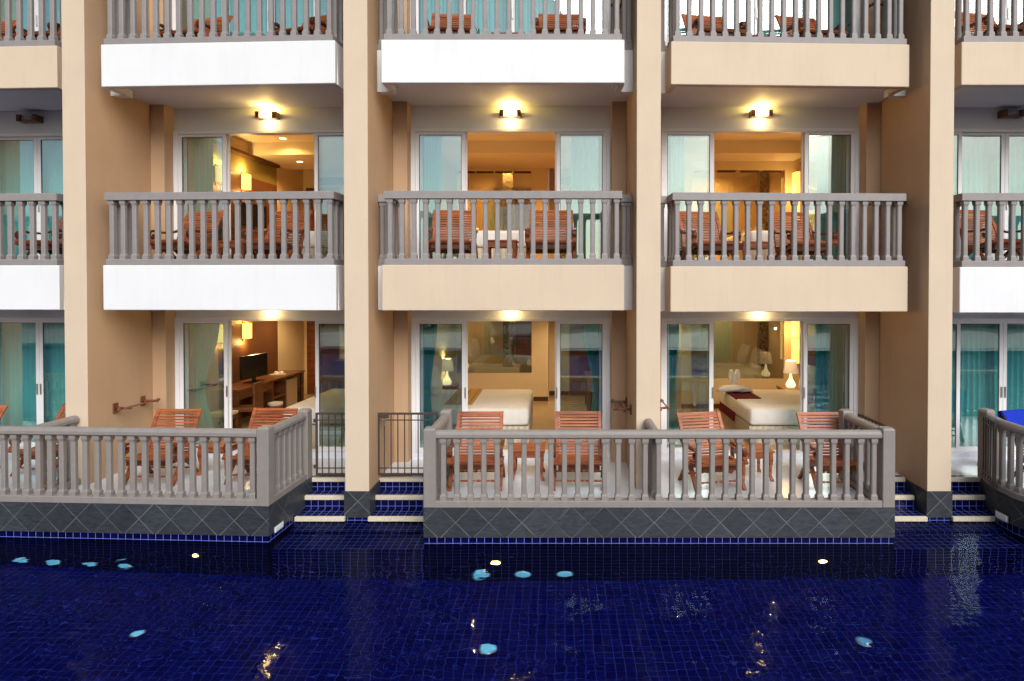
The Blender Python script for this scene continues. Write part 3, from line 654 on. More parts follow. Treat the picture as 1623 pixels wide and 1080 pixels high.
for (xx, yy, r, h) in ((-0.06, 0.03, 0.04, 0.07), (0.05, 0.05, 0.04, 0.07), (0.02, -0.07, 0.045, 0.055), (0.09, -0.04, 0.03, 0.05)):
    MB().lathe([(r * .6, 0.008), (r, h * .5), (r, h), (r * .85, h), (r * .8, h * .6)], c=(xx, yy, 0), seg=14).build('cup', M['china'], c)
c = thing('storage_bench', 'low dark wooden cabinet against the passage wall of the ground-floor left room', 'cabinet', on(1, 0, 0, F1))
MB().box(-0.68, 0.1, 5.70, 6.17, 0.0, 0.95).build('body', M['darkwood'], c, None, 0.004)
MB().box(-0.69, 0.11, 5.69, 6.175, 0.951, 0.985).build('top', M['darkwood'], c, None, 0.004)

# bathroom things behind the glazing
def bathtub(b):
    s = BED[b]; w = {2: 'centre', 3: 'right'}[b]
    t = thing('bathtub', f'white bathtub rim behind the bathroom glass of the ground-floor {w} room', 'bathtub', on(b, 0.9 * s, 6.75, F1))
    o = [(0.75, 0.36), (0.75, -0.36), (-0.75, -0.36), (-0.75, 0.36)]
    k = lambda f, z: [(x - math.copysign(f, x), y - math.copysign(f, y), z) for x, y in o]
    MB().loft([k(0.06, 0), k(0, 0.78), k(0.07, 0.78), k(0.18, 0.35)], True).build('tub', M['china'], t, None, 0.01)
    MB().tube([(0.5 * s, 0.26, 0.78), (0.5 * s, 0.26, 0.95), (0.5 * s, 0.2, 1.0), (0.5 * s, 0.1, 0.97)], 0.015).build('tap', M['steel'], t)
bathtub(2); bathtub(3)
t = thing('washbasin', 'white washbasin behind the bathroom glass of the ground-floor centre room', 'basin', on(2, 0.22, 6.72, F1))
MB().box(-0.2, 0.2, -0.22, 0.22, 0.78, 0.94).build('bowl', M['china'], t, None, 0.03, 3)
MB().box(-0.05, 0.05, 0.0, 0.1, 0.0, 0.779).build('pedestal', M['china'], t, None, 0.01)

# towel animals on the right bed
sw = thing('towel_swan', 'white towel folded into a pair of swans on the maroon bed runner', 'towel', on(3, 0.22, 3.75, F1 + 0.635) @ Matrix.Diagonal((1.0, 1.0, 1.15, 1.0)))
for sg in (-1, 1):
    pts = []
    for i in range(21):                    # an upright loop: up the inside, over the top and down the outside
        a = i / 20
        if a < 0.5: pts.append((sg * (0.035 - 0.02 * math.sin(a * 2 * math.pi)), 0.03, 0.06 + 0.26 * (a / 0.5)))
        else:
            q = (a - 0.5) / 0.5; pts.append((sg * (0.035 + 0.055 * math.sin(min(q * 1.6, 1) * math.pi / 2)), 0.03 - 0.04 * q, 0.32 + 0.045 * math.sin(min(q * 1.9, 1) * math.pi) - 0.16 * max(0, q - 0.3)))
    MB().tube(pts, [0.042 - 0.014 * i / 20 for i in range(21)], 10).build('neck', M['towel'], sw)
bd = MB(); rings = []
for k in range(11):
    u = -0.34 + 0.68 * k / 10; w = math.sqrt(max(0.02, 1 - (u / 0.36) ** 2))
    rings.append([(u, 0.17 * w * math.cos(q) * (1 + 0.12 * math.sin(5 * q + k)), 0.062 * w + 0.06 * w * math.sin(q) * (1 + 0.2 * math.sin(3 * q + 2 * k))) for q in [2 * math.pi * j / 18 for j in range(18)]])
bd.loft(rings, True, True).build('body', M['towel'], sw)
fl = MB()
for k in range(9):
    a = k * 2.4; r = 0.02 + 0.006 * k
    fl.lathe([(0.005, -0.02), (0.03, 0), (0.034, 0.02), (0.012, 0.045)], c=(r * math.cos(a), r * math.sin(a), 0.035 + 0.01 * (8 - k) * 0.6), seg=10)
o = fl.build('towel_flower', M['towel'], None); o.matrix_world = on(3, 1.28, 2.75, F1 + 0.62)
tag(o, 'small white towel folded into a flower on the front of the bed', 'towel')

# ------------------------------------------------------------------ curtains
def curtain(b, lv, x0, x1, lbl, mat='curtain', gather=0.0, side=0, folds=None):
    F = FL[lv] + 0.075; n = folds or max(6, int((x1 - x0) / 0.075)); nu = n * 6; nz = 14; y0 = 1.86; h = 2.50
    ph = random.random() * 6; mb = MB(); vs_ = []; fs = []
    for lay in (0, 1):
        for k in range(nz + 1):
            z = k / nz; pinch = 1 - gather * math.exp(-((z - 0.38) / 0.28) ** 2) if gather else 1
            for i in range(nu + 1):
                u = i / nu
                xx = (x0 + (x1 - x0) * u * pinch) if side <= 0 else (x1 - (x1 - x0) * (1 - u) * pinch)
                amp = 0.035 * (0.7 + 0.5 * (1 - z)) / (0.6 + 0.4 * pinch)
                yy = y0 + amp * math.sin(u * n * 2 * math.pi + ph + 0.7 * math.sin(3 * z + u * 9)) + 0.012 * math.sin(u * 23 + z * 5) + lay * 0.004
                vs_.append((xx, yy, F + z * h))
    row = nu + 1; tot = row * (nz + 1)
    for lay in (0, 1):
        for k in range(nz):
            for i in range(nu):
                a = lay * tot + k * row + i; q = (a, a + 1, a + 1 + row, a + row); fs.append(q if lay == 0 else q[::-1])
    mb.add(vs_, fs, True)
    o = mb.build('curtain', M[mat], None); o.matrix_world = bayM(b)
    tag(o, lbl, 'curtain', 'teal window curtains')
for (b, lv, l0, l1, gl, r0, r1, gr) in ((1, 1, -1.50, -1.05, 0.62, 1.05, 1.52, 0.4), (2, 1, -1.52, -1.25, 0.45, 1.18, 1.52, 0.5), (3, 1, -1.52, -1.22, 0.2, 1.06, 1.53, 0.0),
                                       (1, 2, -1.50, -1.14, 0.0, 1.12, 1.53, 0.0), (2, 2, -1.50, -1.18, 0.0, 0.98, 1.52, 0.0), (3, 2, -1.52, -1.15, 0.0, 1.08, 1.53, 0.0)):
    curtain(b, lv, l0, l1, f'teal curtain drawn to the left of the open {FLNAME[lv]} {BAYNAME[b]} door', gather=gl, side=-1)
    curtain(b, lv, r0, r1, f'teal curtain drawn to the right of the open {FLNAME[lv]} {BAYNAME[b]} door', gather=gr, side=1)
for b in range(5):
    for lv in (1, 2, 3):
        if (b, lv) not in OPEN:
            curtain(b, lv, -1.6, 1.6, f'pale teal curtain closed across the whole {FLNAME[lv]} {BAYNAME[b]} door', 'sheer', folds=34)

# ------------------------------------------------------------------ outside wall lamps
def wall_lamp(b, lv, lit):
    F = FL[lv]; z = F + 2.505 if lv > 1 else F + 2.475
    t = thing('wall_lamp', (f'lit warm wall lamp with wooden end blocks above the {FLNAME[lv]} {BAYNAME[b]} door' if lit else f'unlit dark wall lamp above the {FLNAME[lv]} {BAYNAME[b]} door'),
              'wall lamp', on(b, 0.0, WY, z), 'wall lamps over the balcony doors')
    for sx in (-1, 1):
        x0, x1 = sorted((sx * 0.105, sx * 0.17)); MB().box(x0, x1, -0.16, -0.002, -0.055, 0.055).build('end_block', M['bracket'], t, None, 0.004)
    MB().box(-0.104, 0.104, -0.03, -0.001, -0.045, 0.045).build('backplate', M['bracket'], t)
    MB().box(-0.104, 0.104, -0.16, -0.03, -0.055, -0.048).build('bottom_strip', M['bracket'], t)
    MB().lathe([(0.042, -0.104), (0.042, 0.104)], c=(0, -0.09, 0), seg=16, axis='X').build('glass_tube', M['glow' if lit else 'unlit'], t)
    if lit:
        lamp(t, (0, -0.11, 0.085), 9.0, (1, 0.62, 0.14), 0.03); lamp(t, (0, -0.10, -0.09), 4.0, (1, 0.66, 0.26), 0.04)
for b in range(5):
    for lv in (1, 2): wall_lamp(b, lv, b in (1, 2, 3))

# ------------------------------------------------------------------ railings
_bal = {}
def baluster_mesh(h, mat='rail'):
    key = (round(h, 3), mat)
    if key not in _bal:
        def oc(r, z, c):
            return [(-r + c, -r, z), (r - c, -r, z), (r, -r + c, z), (r, r - c, z), (r - c, r, z), (-r + c, r, z), (-r, r - c, z), (-r, -r + c, z)]
        a, b_ = 0.042, 0.0325
        rings = [oc(a, 0, .003), oc(a, 0.050, .003), oc(b_, 0.078, .010), oc(b_, h - 0.078, .010), oc(a, h - 0.045, .003), oc(a, h, .003)]
        o = MB().loft(rings).build('baluster', M[mat]); me = o.data; bpy.data.objects.remove(o); _bal[key] = me
    return _bal[key]
def place_balusters(root, p, q, z, h, spacing, skip0=0.0, skip1=0.0):
    P, Q = Vector(p), Vector(q); d = Q - P; ln = d.length - skip0 - skip1
    n = max(1, round(ln / spacing)); me = baluster_mesh(h, 'terrail' if abs(z - 0.1345) < 1e-6 else 'rail'); ang = math.atan2(d.y, d.x)
    for i in range(n + 1):
        c = P + d.normalized() * (skip0 + ln * i / n)
        o = bpy.data.objects.new('baluster', me); C.objects.link(o); o.parent = root; o.location = (c.x, c.y, z); o.rotation_euler = (0, 0, ang)
RSQ = lambda z0, z1, w: [(-w, z0), (w, z0), (w, z1 - 0.008), (w - 0.008, z1), (-w + 0.008, z1), (-w, z1 - 0.008)]
def balcony_railing(b, lv):
    z1 = SLAB[lv][1]
    t = thing('balcony_railing', f'grey concrete baluster railing round the {FLNAME[lv]} {BAYNAME[b]} balcony', 'railing', balM(b), 'balcony railings')
    path = [(-HC + 0.004, 0.535), (-1.60, 0.535), (-1.60, 0.165), (1.60, 0.165), (1.60, 0.535), (HC - 0.004, 0.535)]
    top = z1 + 1.02
    MB().sweep(path, RSQ(z1 - 0.011, z1 + 0.075, 0.055)).build('bottom_rail', M['rail'], t)
    MB().sweep(path, RSQ(top - 0.105, top, 0.062)).build('top_rail', M['rail'], t)
    h = top - 0.104 - z1 - 0.074; zb = z1 + 0.0745
    place_balusters(t, path[2], path[3], zb, h, 0.169, 0.012, 0.012)
    for (p, q) in ((path[2], path[1]), (path[3], path[4])): place_balusters(t, p, q, zb, h, 0.15, 0.16, 0.0)
    for (p, q) in ((path[1], path[0]), (path[4], path[5])): place_balusters(t, p, q, zb, h, 0.15, 0.13, 0.05)
for b in range(5):
    for lv in (2, 3): balcony_railing(b, lv)

def terrace_post(root, x, y, rz=0):
    mb = MB(); a = 0.078
    def sq(r, z): return [(-r, -r, z), (r, -r, z), (r, r, z), (-r, r, z)]
    mb.loft([sq(a, 0.052), sq(a, 1.035), sq(a - 0.018, 1.058)])
    mb.build('post', M['terrail'], root, T(x, y, 0, rz), 0.008)
def rail_prof():
    w, z0, z1 = 0.062, 0.915, 1.02
    return [(-w + .02, z0), (w - .02, z0), (w, z0 + .02), (w, z1 - .045), (w - .018, z1 - .014), (w - .042, z1), (-w + .042, z1), (-w + .018, z1 - .014), (-w, z1 - .045), (-w, z0 + .02)]
def terrace_railing(name_label, mtx, segs, posts, spacing=0.172):
    t = thing('terrace_railing', name_label, 'railing', mtx, 'terrace railings')
    cb, tp = MB(), MB()
    for (path, s0, s1) in segs:
        P = [Vector(p) for p in path]
        a = P[0] + (P[1] - P[0]).normalized() * s0; e = P[-1] + (P[-2] - P[-1]).normalized() * s1; pp = [tuple(a)] + [tuple(p) for p in P[1:-1]] + [tuple(e)]
        cb.sweep(pp, RSQ(0.055, 0.135, 0.068)); tp.sweep(pp, rail_prof())
        for i in range(len(pp) - 1): place_balusters(t, pp[i], pp[i + 1], 0.1345, 0.781, spacing, 0.085 if i == 0 else 0.0, 0.085 if i == len(pp) - 2 else spacing)
    cb.build('bottom_rail', M['terrail'], t); tp.build('top_rail', M['terrail'], t)
    for p in posts: terrace_post(t, *p)
    return t
TF = -0.79
ml, mr_ = -1.70, 4.24; yb = 0.40; fy = TF + 0.075
lx, rx = ml + 0.078, mr_ - 0.078
terrace_railing('long grey baluster railing round the centre terrace facing the pool', T(0, 0, 0),
    [([(lx, fy), (rx, fy)], 0.078, 0.078), ([(lx, yb), (lx, fy)], 0.078, 0.078), ([(rx, fy), (rx, yb)], 0.078, 0.078)],
    [(lx, fy), (rx, fy), (lx, yb), (rx, yb)])
terrace_railing('short grey divider railing in front of the third fin wall on the centre terrace', T(0, 0, 0),
    [([(1.24, -0.03), (1.24, fy + 0.0)], 0.0, 0.075)], [])
LM = T(P2X, 0, 0, ROT)                      # left terrace turns with the left bays
l_r = -3.63 - P2X; l_l = -8.3
terrace_railing('grey baluster railing along the left terrace up to its corner post', LM,
    [([(l_l, fy), (l_r - 0.078, fy)], 0.0, 0.078), ([(l_r - 0.078, fy), (l_r - 0.078, yb)], 0.078, 0.078)],
    [(l_r - 0.078, fy), (l_r - 0.078, yb)], 0.160)
terrace_railing('short grey divider railing in front of the first fin wall on the left terrace', LM,
    [([(-BW, -0.03), (-BW, fy)], 0.0, 0.075)], [])
RPATH = [(6.22, 0.44), (6.13, 0.18), (6.06, -0.12), (6.05, -0.45), (6.12, -0.80), (6.30, -1.15), (6.6, -1.45), (7.2, -1.6), (9.5, -1.62)]
terrace_railing('curved dark grey railing of the far-right terrace, cut by the photo edge', T(0, 0, 0), [(RPATH, 0.078, 0.0)], [(6.22, 0.44, 15)], 0.165)

# ------------------------------------------------------------------ terraces and pool steps
def terrace(label, mtx, boxes, floors, extra=None):
    t = thing('terrace', label, 'terrace', mtx, 'pool terraces')
    st, bl, fl_, pw = MB(), MB(), MB(), MB()
    for (x0, x1, y0, y1) in boxes:
        st.box(x0, x1, y0, y1, -0.325, 0.022); bl.box(x0 + 0.008, x1 - 0.008, y0 + 0.008, y1 - 0.008, -0.425, -0.326); pw.box(x0 + 0.008, x1 - 0.008, y0 + 0.008, y1 - 0.008, POOL_Z - 0.1, -0.4255)
    for (x0, x1, y0, y1) in floors: fl_.box(x0, x1, y0, y1, 0.0225, 0.03)
    if extra: extra(st, bl, fl_, pw)
    st.build('slate_base', M['slate'], t); bl.build('tile_band', M['blue'], t); pw.build('submerged_wall', M['poolwall_shaded'], t); fl_.build('floor_tiles', M['floor'], t)
    return t
# a raised lip under the railing closes the slate up to the curb
def lip(mb, pts): mb.sweep(pts, [(-0.06, 0.0226), (0.06, 0.0226), (0.06, 0.0545), (-0.06, 0.0545)])
terrace('slate-clad terrace under the centre and right bays with pale marble floor', T(0, 0, 0),
    [(ml, mr_, TF, 0.50), (-2.62, ml - 0.001, 0.56, 1.50), (ml - 0.0005, mr_, 0.5005, 1.50), (mr_ + 0.001, 5.09, 0.56, 1.50)],
    [(ml + 0.14, mr_ - 0.14, TF + 0.14, 0.53), (-2.633, 5.098, 0.5305, 1.565)],
    lambda st, bl, f, pw: lip(st, [(ml + 0.062, 0.5), (ml + 0.062, TF + 0.062), (mr_ - 0.062, TF + 0.062), (mr_ - 0.062, 0.5)]))
terrace('slate-clad terrace under the left bays with pale marble floor', LM,
    [(-8.6, l_r, TF, 0.50), (-8.6, l_r, 0.5005, 1.50), (l_r + 0.001, -0.18, 0.56, 1.50)],
    [(-8.6, l_r - 0.14, TF + 0.14, 0.53), (-8.6, -0.17, 0.5305, 1.565)],
    lambda st, bl, f, pw: lip(st, [(-8.6, TF + 0.062), (l_r - 0.062, TF + 0.062), (l_r - 0.062, 0.5)]))
def t4(st, bl, f, pw):
    pl = [(x - 0.07, y) for x, y in RPATH]
    ring = [(p[0], p[1]) for p in pl] + [(9.5, 0.5495), (6.2, 0.5495)]
    lev = lambda d, z: [(x + d, y + d * 0.3, z) for x, y in ring]
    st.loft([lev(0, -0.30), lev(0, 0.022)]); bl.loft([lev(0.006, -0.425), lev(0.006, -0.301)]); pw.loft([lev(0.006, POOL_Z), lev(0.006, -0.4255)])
    fr = [(x + 0.13, y + 0.06) for x, y in RPATH[:-1]] + [(9.3, -1.5), (9.3, 0.5485), (6.35, 0.5485)]
    f.loft([[(x, y, 0.0225) for x, y in fr], [(x, y, 0.03) for x, y in fr]])
    lip(st, RPATH)
terrace('dark curved terrace of the far-right bay rising from the pool', T(0, 0, 0), [], [(5.43, 9.3, 0.55, 1.565)], t4)
def steps(label, x0, x1, mtx=None):
    t = thing('pool_steps', label, 'steps', mtx or T(0, 0, 0), 'tiled pool steps')
    nos = MB(); rs = MB()
    for (yf, zt, yn) in ((0.50, 0.034, 0.62), (0.26, -0.150, 0.5), (-0.06, -0.338, 0.26)):
        nos.box(x0, x1, yf, yf + 0.055, zt - 0.062, zt)
        rs.box(x0 + 0.001, x1 - 0.001, yf + 0.012, yn + 0.3, POOL_Z, zt - 0.063)      # riser
        rs.box(x0 + 0.002, x1 - 0.002, yf + 0.0555, yn + 0.012, zt - 0.062, zt - 0.003)  # tread
    nos.build('nosing', M['nosing'], t, None, 0.006); rs.build('tiled_riser', M['blue'], t)
steps('blue tiled pool steps with cream nosings between the second fin wall and centre terrace', -2.625, ml - 0.002)
steps('blue tiled pool steps with cream nosings between the left terrace and second fin wall', -3.635, -2.945)
steps('blue tiled pool steps with cream nosings between the centre terrace and fourth fin wall', mr_ + 0.002, 5.085)
steps('blue tiled pool steps with cream nosings between the fourth fin wall and far-right terrace', 5.435, 6.2)
# submerged ledges below the steps
lg = MB().box(-3.62, ml - 0.004, -0.30, 0.3, POOL_Z, -0.50).box(-3.62, ml - 0.004, TF + 0.02, -0.301, POOL_Z, -0.62)
structure(lg.build('pool_ledge', M['ledge']))
lg = MB().box(mr_ + 0.004, 6.12, -0.30, 0.3, POOL_Z, -0.50).box(mr_ + 0.004, 6.12, TF + 0.02, -0.301, POOL_Z, -0.62)
structure(lg.build('pool_ledge', M['ledge']))

# ------------------------------------------------------------------ iron gates
def gate(label, mtx, w, lock=False):
    t = thing('iron_gate', label, 'gate', mtx, 'iron garden gates')
    a = 0.014; z0, z1 = 0.09, 1.0
    MB().box(0, 2 * a, -a, a, z0, z1).box(w - 2 * a, w, -a, a, z0, z1).box(2 * a, w - 2 * a, -a, a, z1 - 2 * a, z1).box(2 * a, w - 2 * a, -a, a, z0, z0 + 2 * a) \
        .box(2 * a, w - 2 * a, -.008, .008, z1 - 0.115, z1 - 0.10).box(2 * a, w - 2 * a, -.008, .008, z0 + 0.095, z0 + 0.11).build('frame', M['iron'], t, None, 0.002)
    n = round(w / 0.102)
    for i in range(1, n):
        x = w * i / n; MB().box(x - .007, x + .007, -.007, .007, z0 + 2 * a, z1 - 2 * a).build('bar', M['iron'], t)
    if lock:
        MB().box(0.03, 0.17, -0.03, -0.015, z1 - 0.075, z1 - 0.025).build('bolt', M['iron'], t, None, 0.003)
        p = MB().box(0.075, 0.115, -0.032, -0.014, z1 - 0.18, z1 - 0.135).tube([(0.08, -0.023, z1 - 0.136), (0.08, -0.023, z1 - 0.10), (0.095, -0.023, z1 - 0.088), (0.11, -0.023, z1 - 0.10), (0.11, -0.023, z1 - 0.136)], 0.005)
        p.build('padlock', M['steel'], t)
    for z in (z0 + 0.1, z1 - 0.14): MB().box(w, w + 0.03, -0.012, 0.012, z, z + 0.05).build('hinge', M['iron'], t)
gate('closed brown iron gate with small padlock left of the centre terrace', T(-2.63, 0.45, 0), 0.885, True)
gate('closed brown iron gate half hidden by the second fin wall', T(-2.96, 0.45, 0, 180), 0.57)
gate('open brown iron gate folded back outside the right end of the centre terrace', T(mr_ + 0.10, -0.40, 0, 90), 0.80)
gate('open dark iron gate folded against the curved far-right railing', T(5.965, -0.12, 0, 72), 0.70)

# ------------------------------------------------------------------ wooden lounge chairs and tables
def make_chair():
    root = thing('lounge_chair', '', 'chair')
    # backrest: side rails with a gentle curve, slats between
    def back(u):                       # u 0..1 up the back
        return (0.16 + 0.25 * u - 0.04 * math.sin(u * math.pi) + 0.02 * u * u, 0.34 + 0.60 * u)
    br = MB(); pts = [back(i / 8) for i in range(-1, 9)]
    for sx in (-1, 1):
        a, c = sorted((sx * 0.262, sx * 0.312)); br.ribbon(pts, a, c, 0.032)
    n = 15
    for i in range(n):
        u = (i + 0.5) / n; y, z = back(u); y2, z2 = back(u + 0.01); d = Vector((y2 - y, z2 - z)).normalized(); h = 0.0168 if i < n - 1 else 0.026
        br.ribbon([(y - d.x * h, z - d.y * h), (y + d.x * h, z + d.y * h)], -0.2615, 0.2615, 0.014)
    br.build('backrest', M['teak'], root, None, 0.003)
    st = MB(); sp = lambda u: (-0.36 + 0.52 * u, 0.405 - 0.075 * u - 0.02 * math.sin(u * math.pi))
    for sx in (-1, 1):
        a, c = sorted((sx * 0.262, sx * 0.305)); st.ribbon([(p[0], p[1] - 0.02) for p in (sp(i / 6) for i in range(7))], a, c, 0.05)
    for i in range(11):
        y, z = sp(i / 10); y2, z2 = sp(i / 10 + 0.02); d = Vector((y2 - y, z2 - z)).normalized(); h = 0.019
        st.ribbon([(y - d.x * h, z - d.y * h + .012), (y + d.x * h, z + d.y * h + .012)], -0.2615, 0.2615, 0.018)
    st.ribbon([(-0.395, 0.385), (-0.36, 0.402)], -0.335, 0.335, 0.035)
    st.build('seat', M['teak'], root, None, 0.003)
    MB().box(-0.258, 0.258, -0.352, -0.33, 0.295, 0.378).box(-0.258, 0.258, 0.10, 0.12, 0.24, 0.32).box(-0.258, -0.232, -0.329, 0.099, 0.285, 0.328).box(0.232, 0.258, -0.329, 0.099, 0.285, 0.328) \
        .box(-0.231, 0.231, -0.329, 0.099, 0.30, 0.312).build('under_seat', M['teakd'], root, None, 0.002)  # dark boards added under the seat, their colour paints the underside's shade
    for sx in (-1, 1):
        a, c = sorted((sx * 0.29, sx * 0.345)); p = [(0.265, 0.635), (0.18, 0.60), (0.05, 0.565), (-0.12, 0.56), (-0.25, 0.575)]
        for i in range(1, 11):            # the scroll at the front
            q = math.pi / 2 + i * 0.52; r = 0.068 - 0.003 * i; p.append((-0.27 + r * math.cos(q), 0.508 + r * math.sin(q)))
        MB().ribbon(p, a, c, 0.032).build('arm', M['teakd'], root, None, 0.003)
        ap = MB().ribbon([(-0.30, 0.45), (-0.33, 0.42), (-0.34, 0.375)], a, c, 0.04)
        a2, c2 = sorted((sx * 0.294, sx * 0.340))
        fl = [(0.10, 0.345), (-0.02, 0.33), (-0.12, 0.27), (-0.20, 0.17), (-0.27, 0.07), (-0.33, 0.0)]
        ap.ribbon(fl, a2, c2, [0.05, 0.055, 0.055, 0.05, 0.045, 0.04]).build('leg', M['teak'], root, None, 0.003)
        rl = [(-0.30, 0.38), (-0.16, 0.335), (0.02, 0.27), (0.14, 0.18), (0.22, 0.08), (0.30, 0.0)]
        MB().ribbon(rl, a2 + 0.003, c2 + 0.003, [0.04, 0.05, 0.055, 0.05, 0.045, 0.04]).build('leg', M['teakd'], root, None, 0.003)
    for (y, z) in ((-0.245, 0.115), (0.205, 0.115)):
        pr = []
        for i in range(33):
            u = i / 32; k = abs(u - 0.5) * 2; r = 0.011 + (0.006 * math.cos(u * 2 * math.pi * 7) if k < 0.28 or 0.6 < k < 0.78 else 0.002); pr.append((r, -0.30 + 0.60 * u))
        MB().lathe(pr, c=(0, y, z), seg=10, axis='X').build('stretcher', M['teak'], root)
    return root
chair0 = make_chair(); used = [False]
def chair(mtx, label, z=0):
    o = chair0 if not used[0] else copy_tree(chair0)
    used[0] = True; o.matrix_world = mtx @ Matrix.Diagonal((1.1, 1.0, 1.0, 1.0)); o['label'] = label; o['group'] = 'slatted wooden lounge chairs'
    return o
def make_table():
    root = thing('side_table', '', 'table')
    tp = MB()
    for i in range(8): y = -0.21 + 0.06 * i; tp.box(-0.225, 0.225, y - 0.026, y + 0.026, 0.415, 0.435)
    for sx in (-1, 1): a, c_ = sorted((sx * 0.2255, sx * 0.25)); tp.box(a, c_, -0.25, 0.25, 0.413, 0.437)
    tp.build('table_top', M['teak'], root, None, 0.002)
    MB().box(-0.22, 0.22, -0.22, -0.2, 0.33, 0.412).box(-0.22, 0.22, 0.2, 0.22, 0.33, 0.412).box(-0.22, -0.2, -0.199, 0.199, 0.33, 0.412).box(0.2, 0.22, -0.199, 0.199, 0.33, 0.412).build('apron', M['teak'], root, None, 0.002)
    for sx in (-1, 1):
        for sy in (-1, 1):
            rings = []
            for (z, o, r) in ((0.41, 0.205, 0.024), (0.3, 0.208, 0.026), (0.18, 0.198, 0.02), (0.08, 0.20, 0.018), (0.03, 0.215, 0.024), (0.0, 0.225, 0.022)):
                rings.append([(sx * o + dx * r, sy * o + dy * r, z) for dx, dy in ((-1, -1), (1, -1), (1, 1), (-1, 1))])
            MB().loft(rings).build('leg', M['teak'], root, None, 0.003)
    return root
table0 = make_table(); usedt = [False]
def table(mtx, label):
    o = table0 if not usedt[0] else copy_tree(table0)
    usedt[0] = True; o.matrix_world = mtx; o['label'] = label; o['group'] = 'wooden side tables'
# (bay, level): left chair (x, y, rot), right chair, table
def wl(lv, b): return f'{FLNAME[lv]} {BAYNAME[b]}'
SPOT = {
    (1, 1): [(-0.98, 0.30, 2), (0.44, 0.42, 0), (-0.34, 0.72, -2)],
    (2, 1): [(-0.38, 0.25, 1), (1.06, 0.25, -1), (0.33, 0.60, 0)],
    (3, 1): [(-1.10, 0.20, 12), (0.62, 0.20, 2), (-0.42, 0.55, 6)],
    (1, 2): [(-0.98, 0.88, -10), (0.42, 0.92, -10), (-0.24, 1.08, -6)],
    (2, 2): [(-0.84, 0.92, 4), (0.66, 0.92, 0), (-0.10, 1.02, 0)],
    (3, 2): [(-0.95, 0.90, 9), (0.50, 0.90, 9), (-0.22, 1.02, 3)],
    (1, 3): [(-0.85, 0.92, -8), (0.92, 0.92, -14), (0.10, 1.06, -5)],
    (2, 3): [(-0.85, 0.92, 4), (0.80, 0.92, 0), (0.02, 1.02, 0)],
    (3, 3): [(-0.88, 0.90, 8), (0.62, 0.90, 9), (-0.08, 1.02, 3)],
    (0, 1): [(-0.20, 0.45, -6), (1.16, 0.55, -14), None],
    (0, 2): [(0.98, 0.88, -10), None, None], (0, 3): [(0.95, 0.88, -10), (-0.30, 0.88, -8), None],
    (4, 1): [(-0.28, 0.30, 18), None, None], (4, 2): [(-0.72, 0.88, 10), None, None], (4, 3): [(-0.72, 0.88, 10), None, None],
}
for (b, lv), (a, c_, tb) in SPOT.items():
    m = balM(b) if lv > 1 else bayM(b); z = FL[lv]
    if b == 4: z += 0.03 if lv > 1 else 0
    if b == 3 and lv > 1: z += 0.0
    if a: chair(m @ T(a[0], a[1], z, a[2]), f"slatted wooden lounge chair, {'left one of the pair' if c_ else 'only one showing'} on the {wl(lv, b)} {'balcony' if lv > 1 else 'terrace'}")
    if c_: chair(m @ T(c_[0], c_[1], z, c_[2]), f"slatted wooden lounge chair, right one of the pair on the {wl(lv, b)} {'balcony' if lv > 1 else 'terrace'}")
    if tb: table(m @ T(tb[0], tb[1], z, tb[2]), f"small slatted wooden side table between two chairs on the {wl(lv, b)} {'balcony' if lv > 1 else 'terrace'}")
# blue towel over the far-right terrace chair
tw = MB(); pts = []
for i in range(9):
    u = 0.4 + 0.6 * i / 8; pts.append((0.16 + 0.25 * u - 0.04 * math.sin(u * math.pi) + 0.02 * u * u - 0.03, 0.34 + 0.60 * u))
pts += [(0.415, 0.968), (0.455, 0.955)] + [(0.475 - 0.012 * k, 0.93 - 0.09 * k) for k in range(5)]
tw.ribbon(pts, -0.36, 0.36, 0.012)
o = tw.build('beach_towel', M['bluecloth'], None, None, 0.002); o.matrix_world = bayM(4) @ T(-0.28, 0.30, FL[1], 18)
tag(o, 'bright blue towel draped over the chair back behind the curved railing', 'towel')

# ------------------------------------------------------------------ wooden towel racks on the fin walls
def rack(mtx, label):
    t = thing('towel_rack', label, 'towel rack', mtx, 'wooden towel racks')   # wall plane x = 0, reaches to +x
    for y in (-0.29, 0.29):
        MB().box(0.0, 0.02, y - 0.05, y + 0.05, -0.075, 0.075).build('mount_plate', M['rackwood'], t, None, 0.005)
        MB().lathe([(0.016, 0), (0.022, 0.04), (0.014, 0.06), (0.022, 0.09), (0.014, 0.12), (0.02, 0.16), (0.013, 0.19), (0.024, 0.22), (0.01, 0.245)], c=(0.02, y, 0), seg=10, axis='X').build('arm', M['rackwood'], t)
    for x in (0.11, 0.22):
        MB().lathe([(0.008, -0.38), (0.022, -0.365), (0.022, -0.34), (0.012, -0.32), (0.012, 0.32), (0.022, 0.34), (0.022, 0.365), (0.008, 0.38)], c=(x, 0, -0.012 if x < .2 else 0.012), seg=10, axis='Y').build('bar', M['rackwood'], t)
MIR = Matrix.Rotation(math.pi, 4, 'Z')
rack(bayM(1) @ T(-HC, 0.80, 1.02), 'turned wooden towel rack on the tan side of the first fin wall, ground floor')
rack(bayM(2) @ T(HC, 0.90, 1.02) @ MIR, 'turned wooden towel rack on the shaded left side of the third fin wall, ground floor')
rack(bayM(3) @ T(-HC, 1.0, 1.02), 'turned wooden towel rack peeping past the right side of the third fin wall')
for b, lv in ((2, 2), (3, 2), (2, 3), (3, 3)):
    rack(bayM(b) @ T(HC, 0.90, FL[lv] + 1.02) @ MIR, f'wooden towel rack on the fin wall at the right of the {wl(lv, b)} balcony')

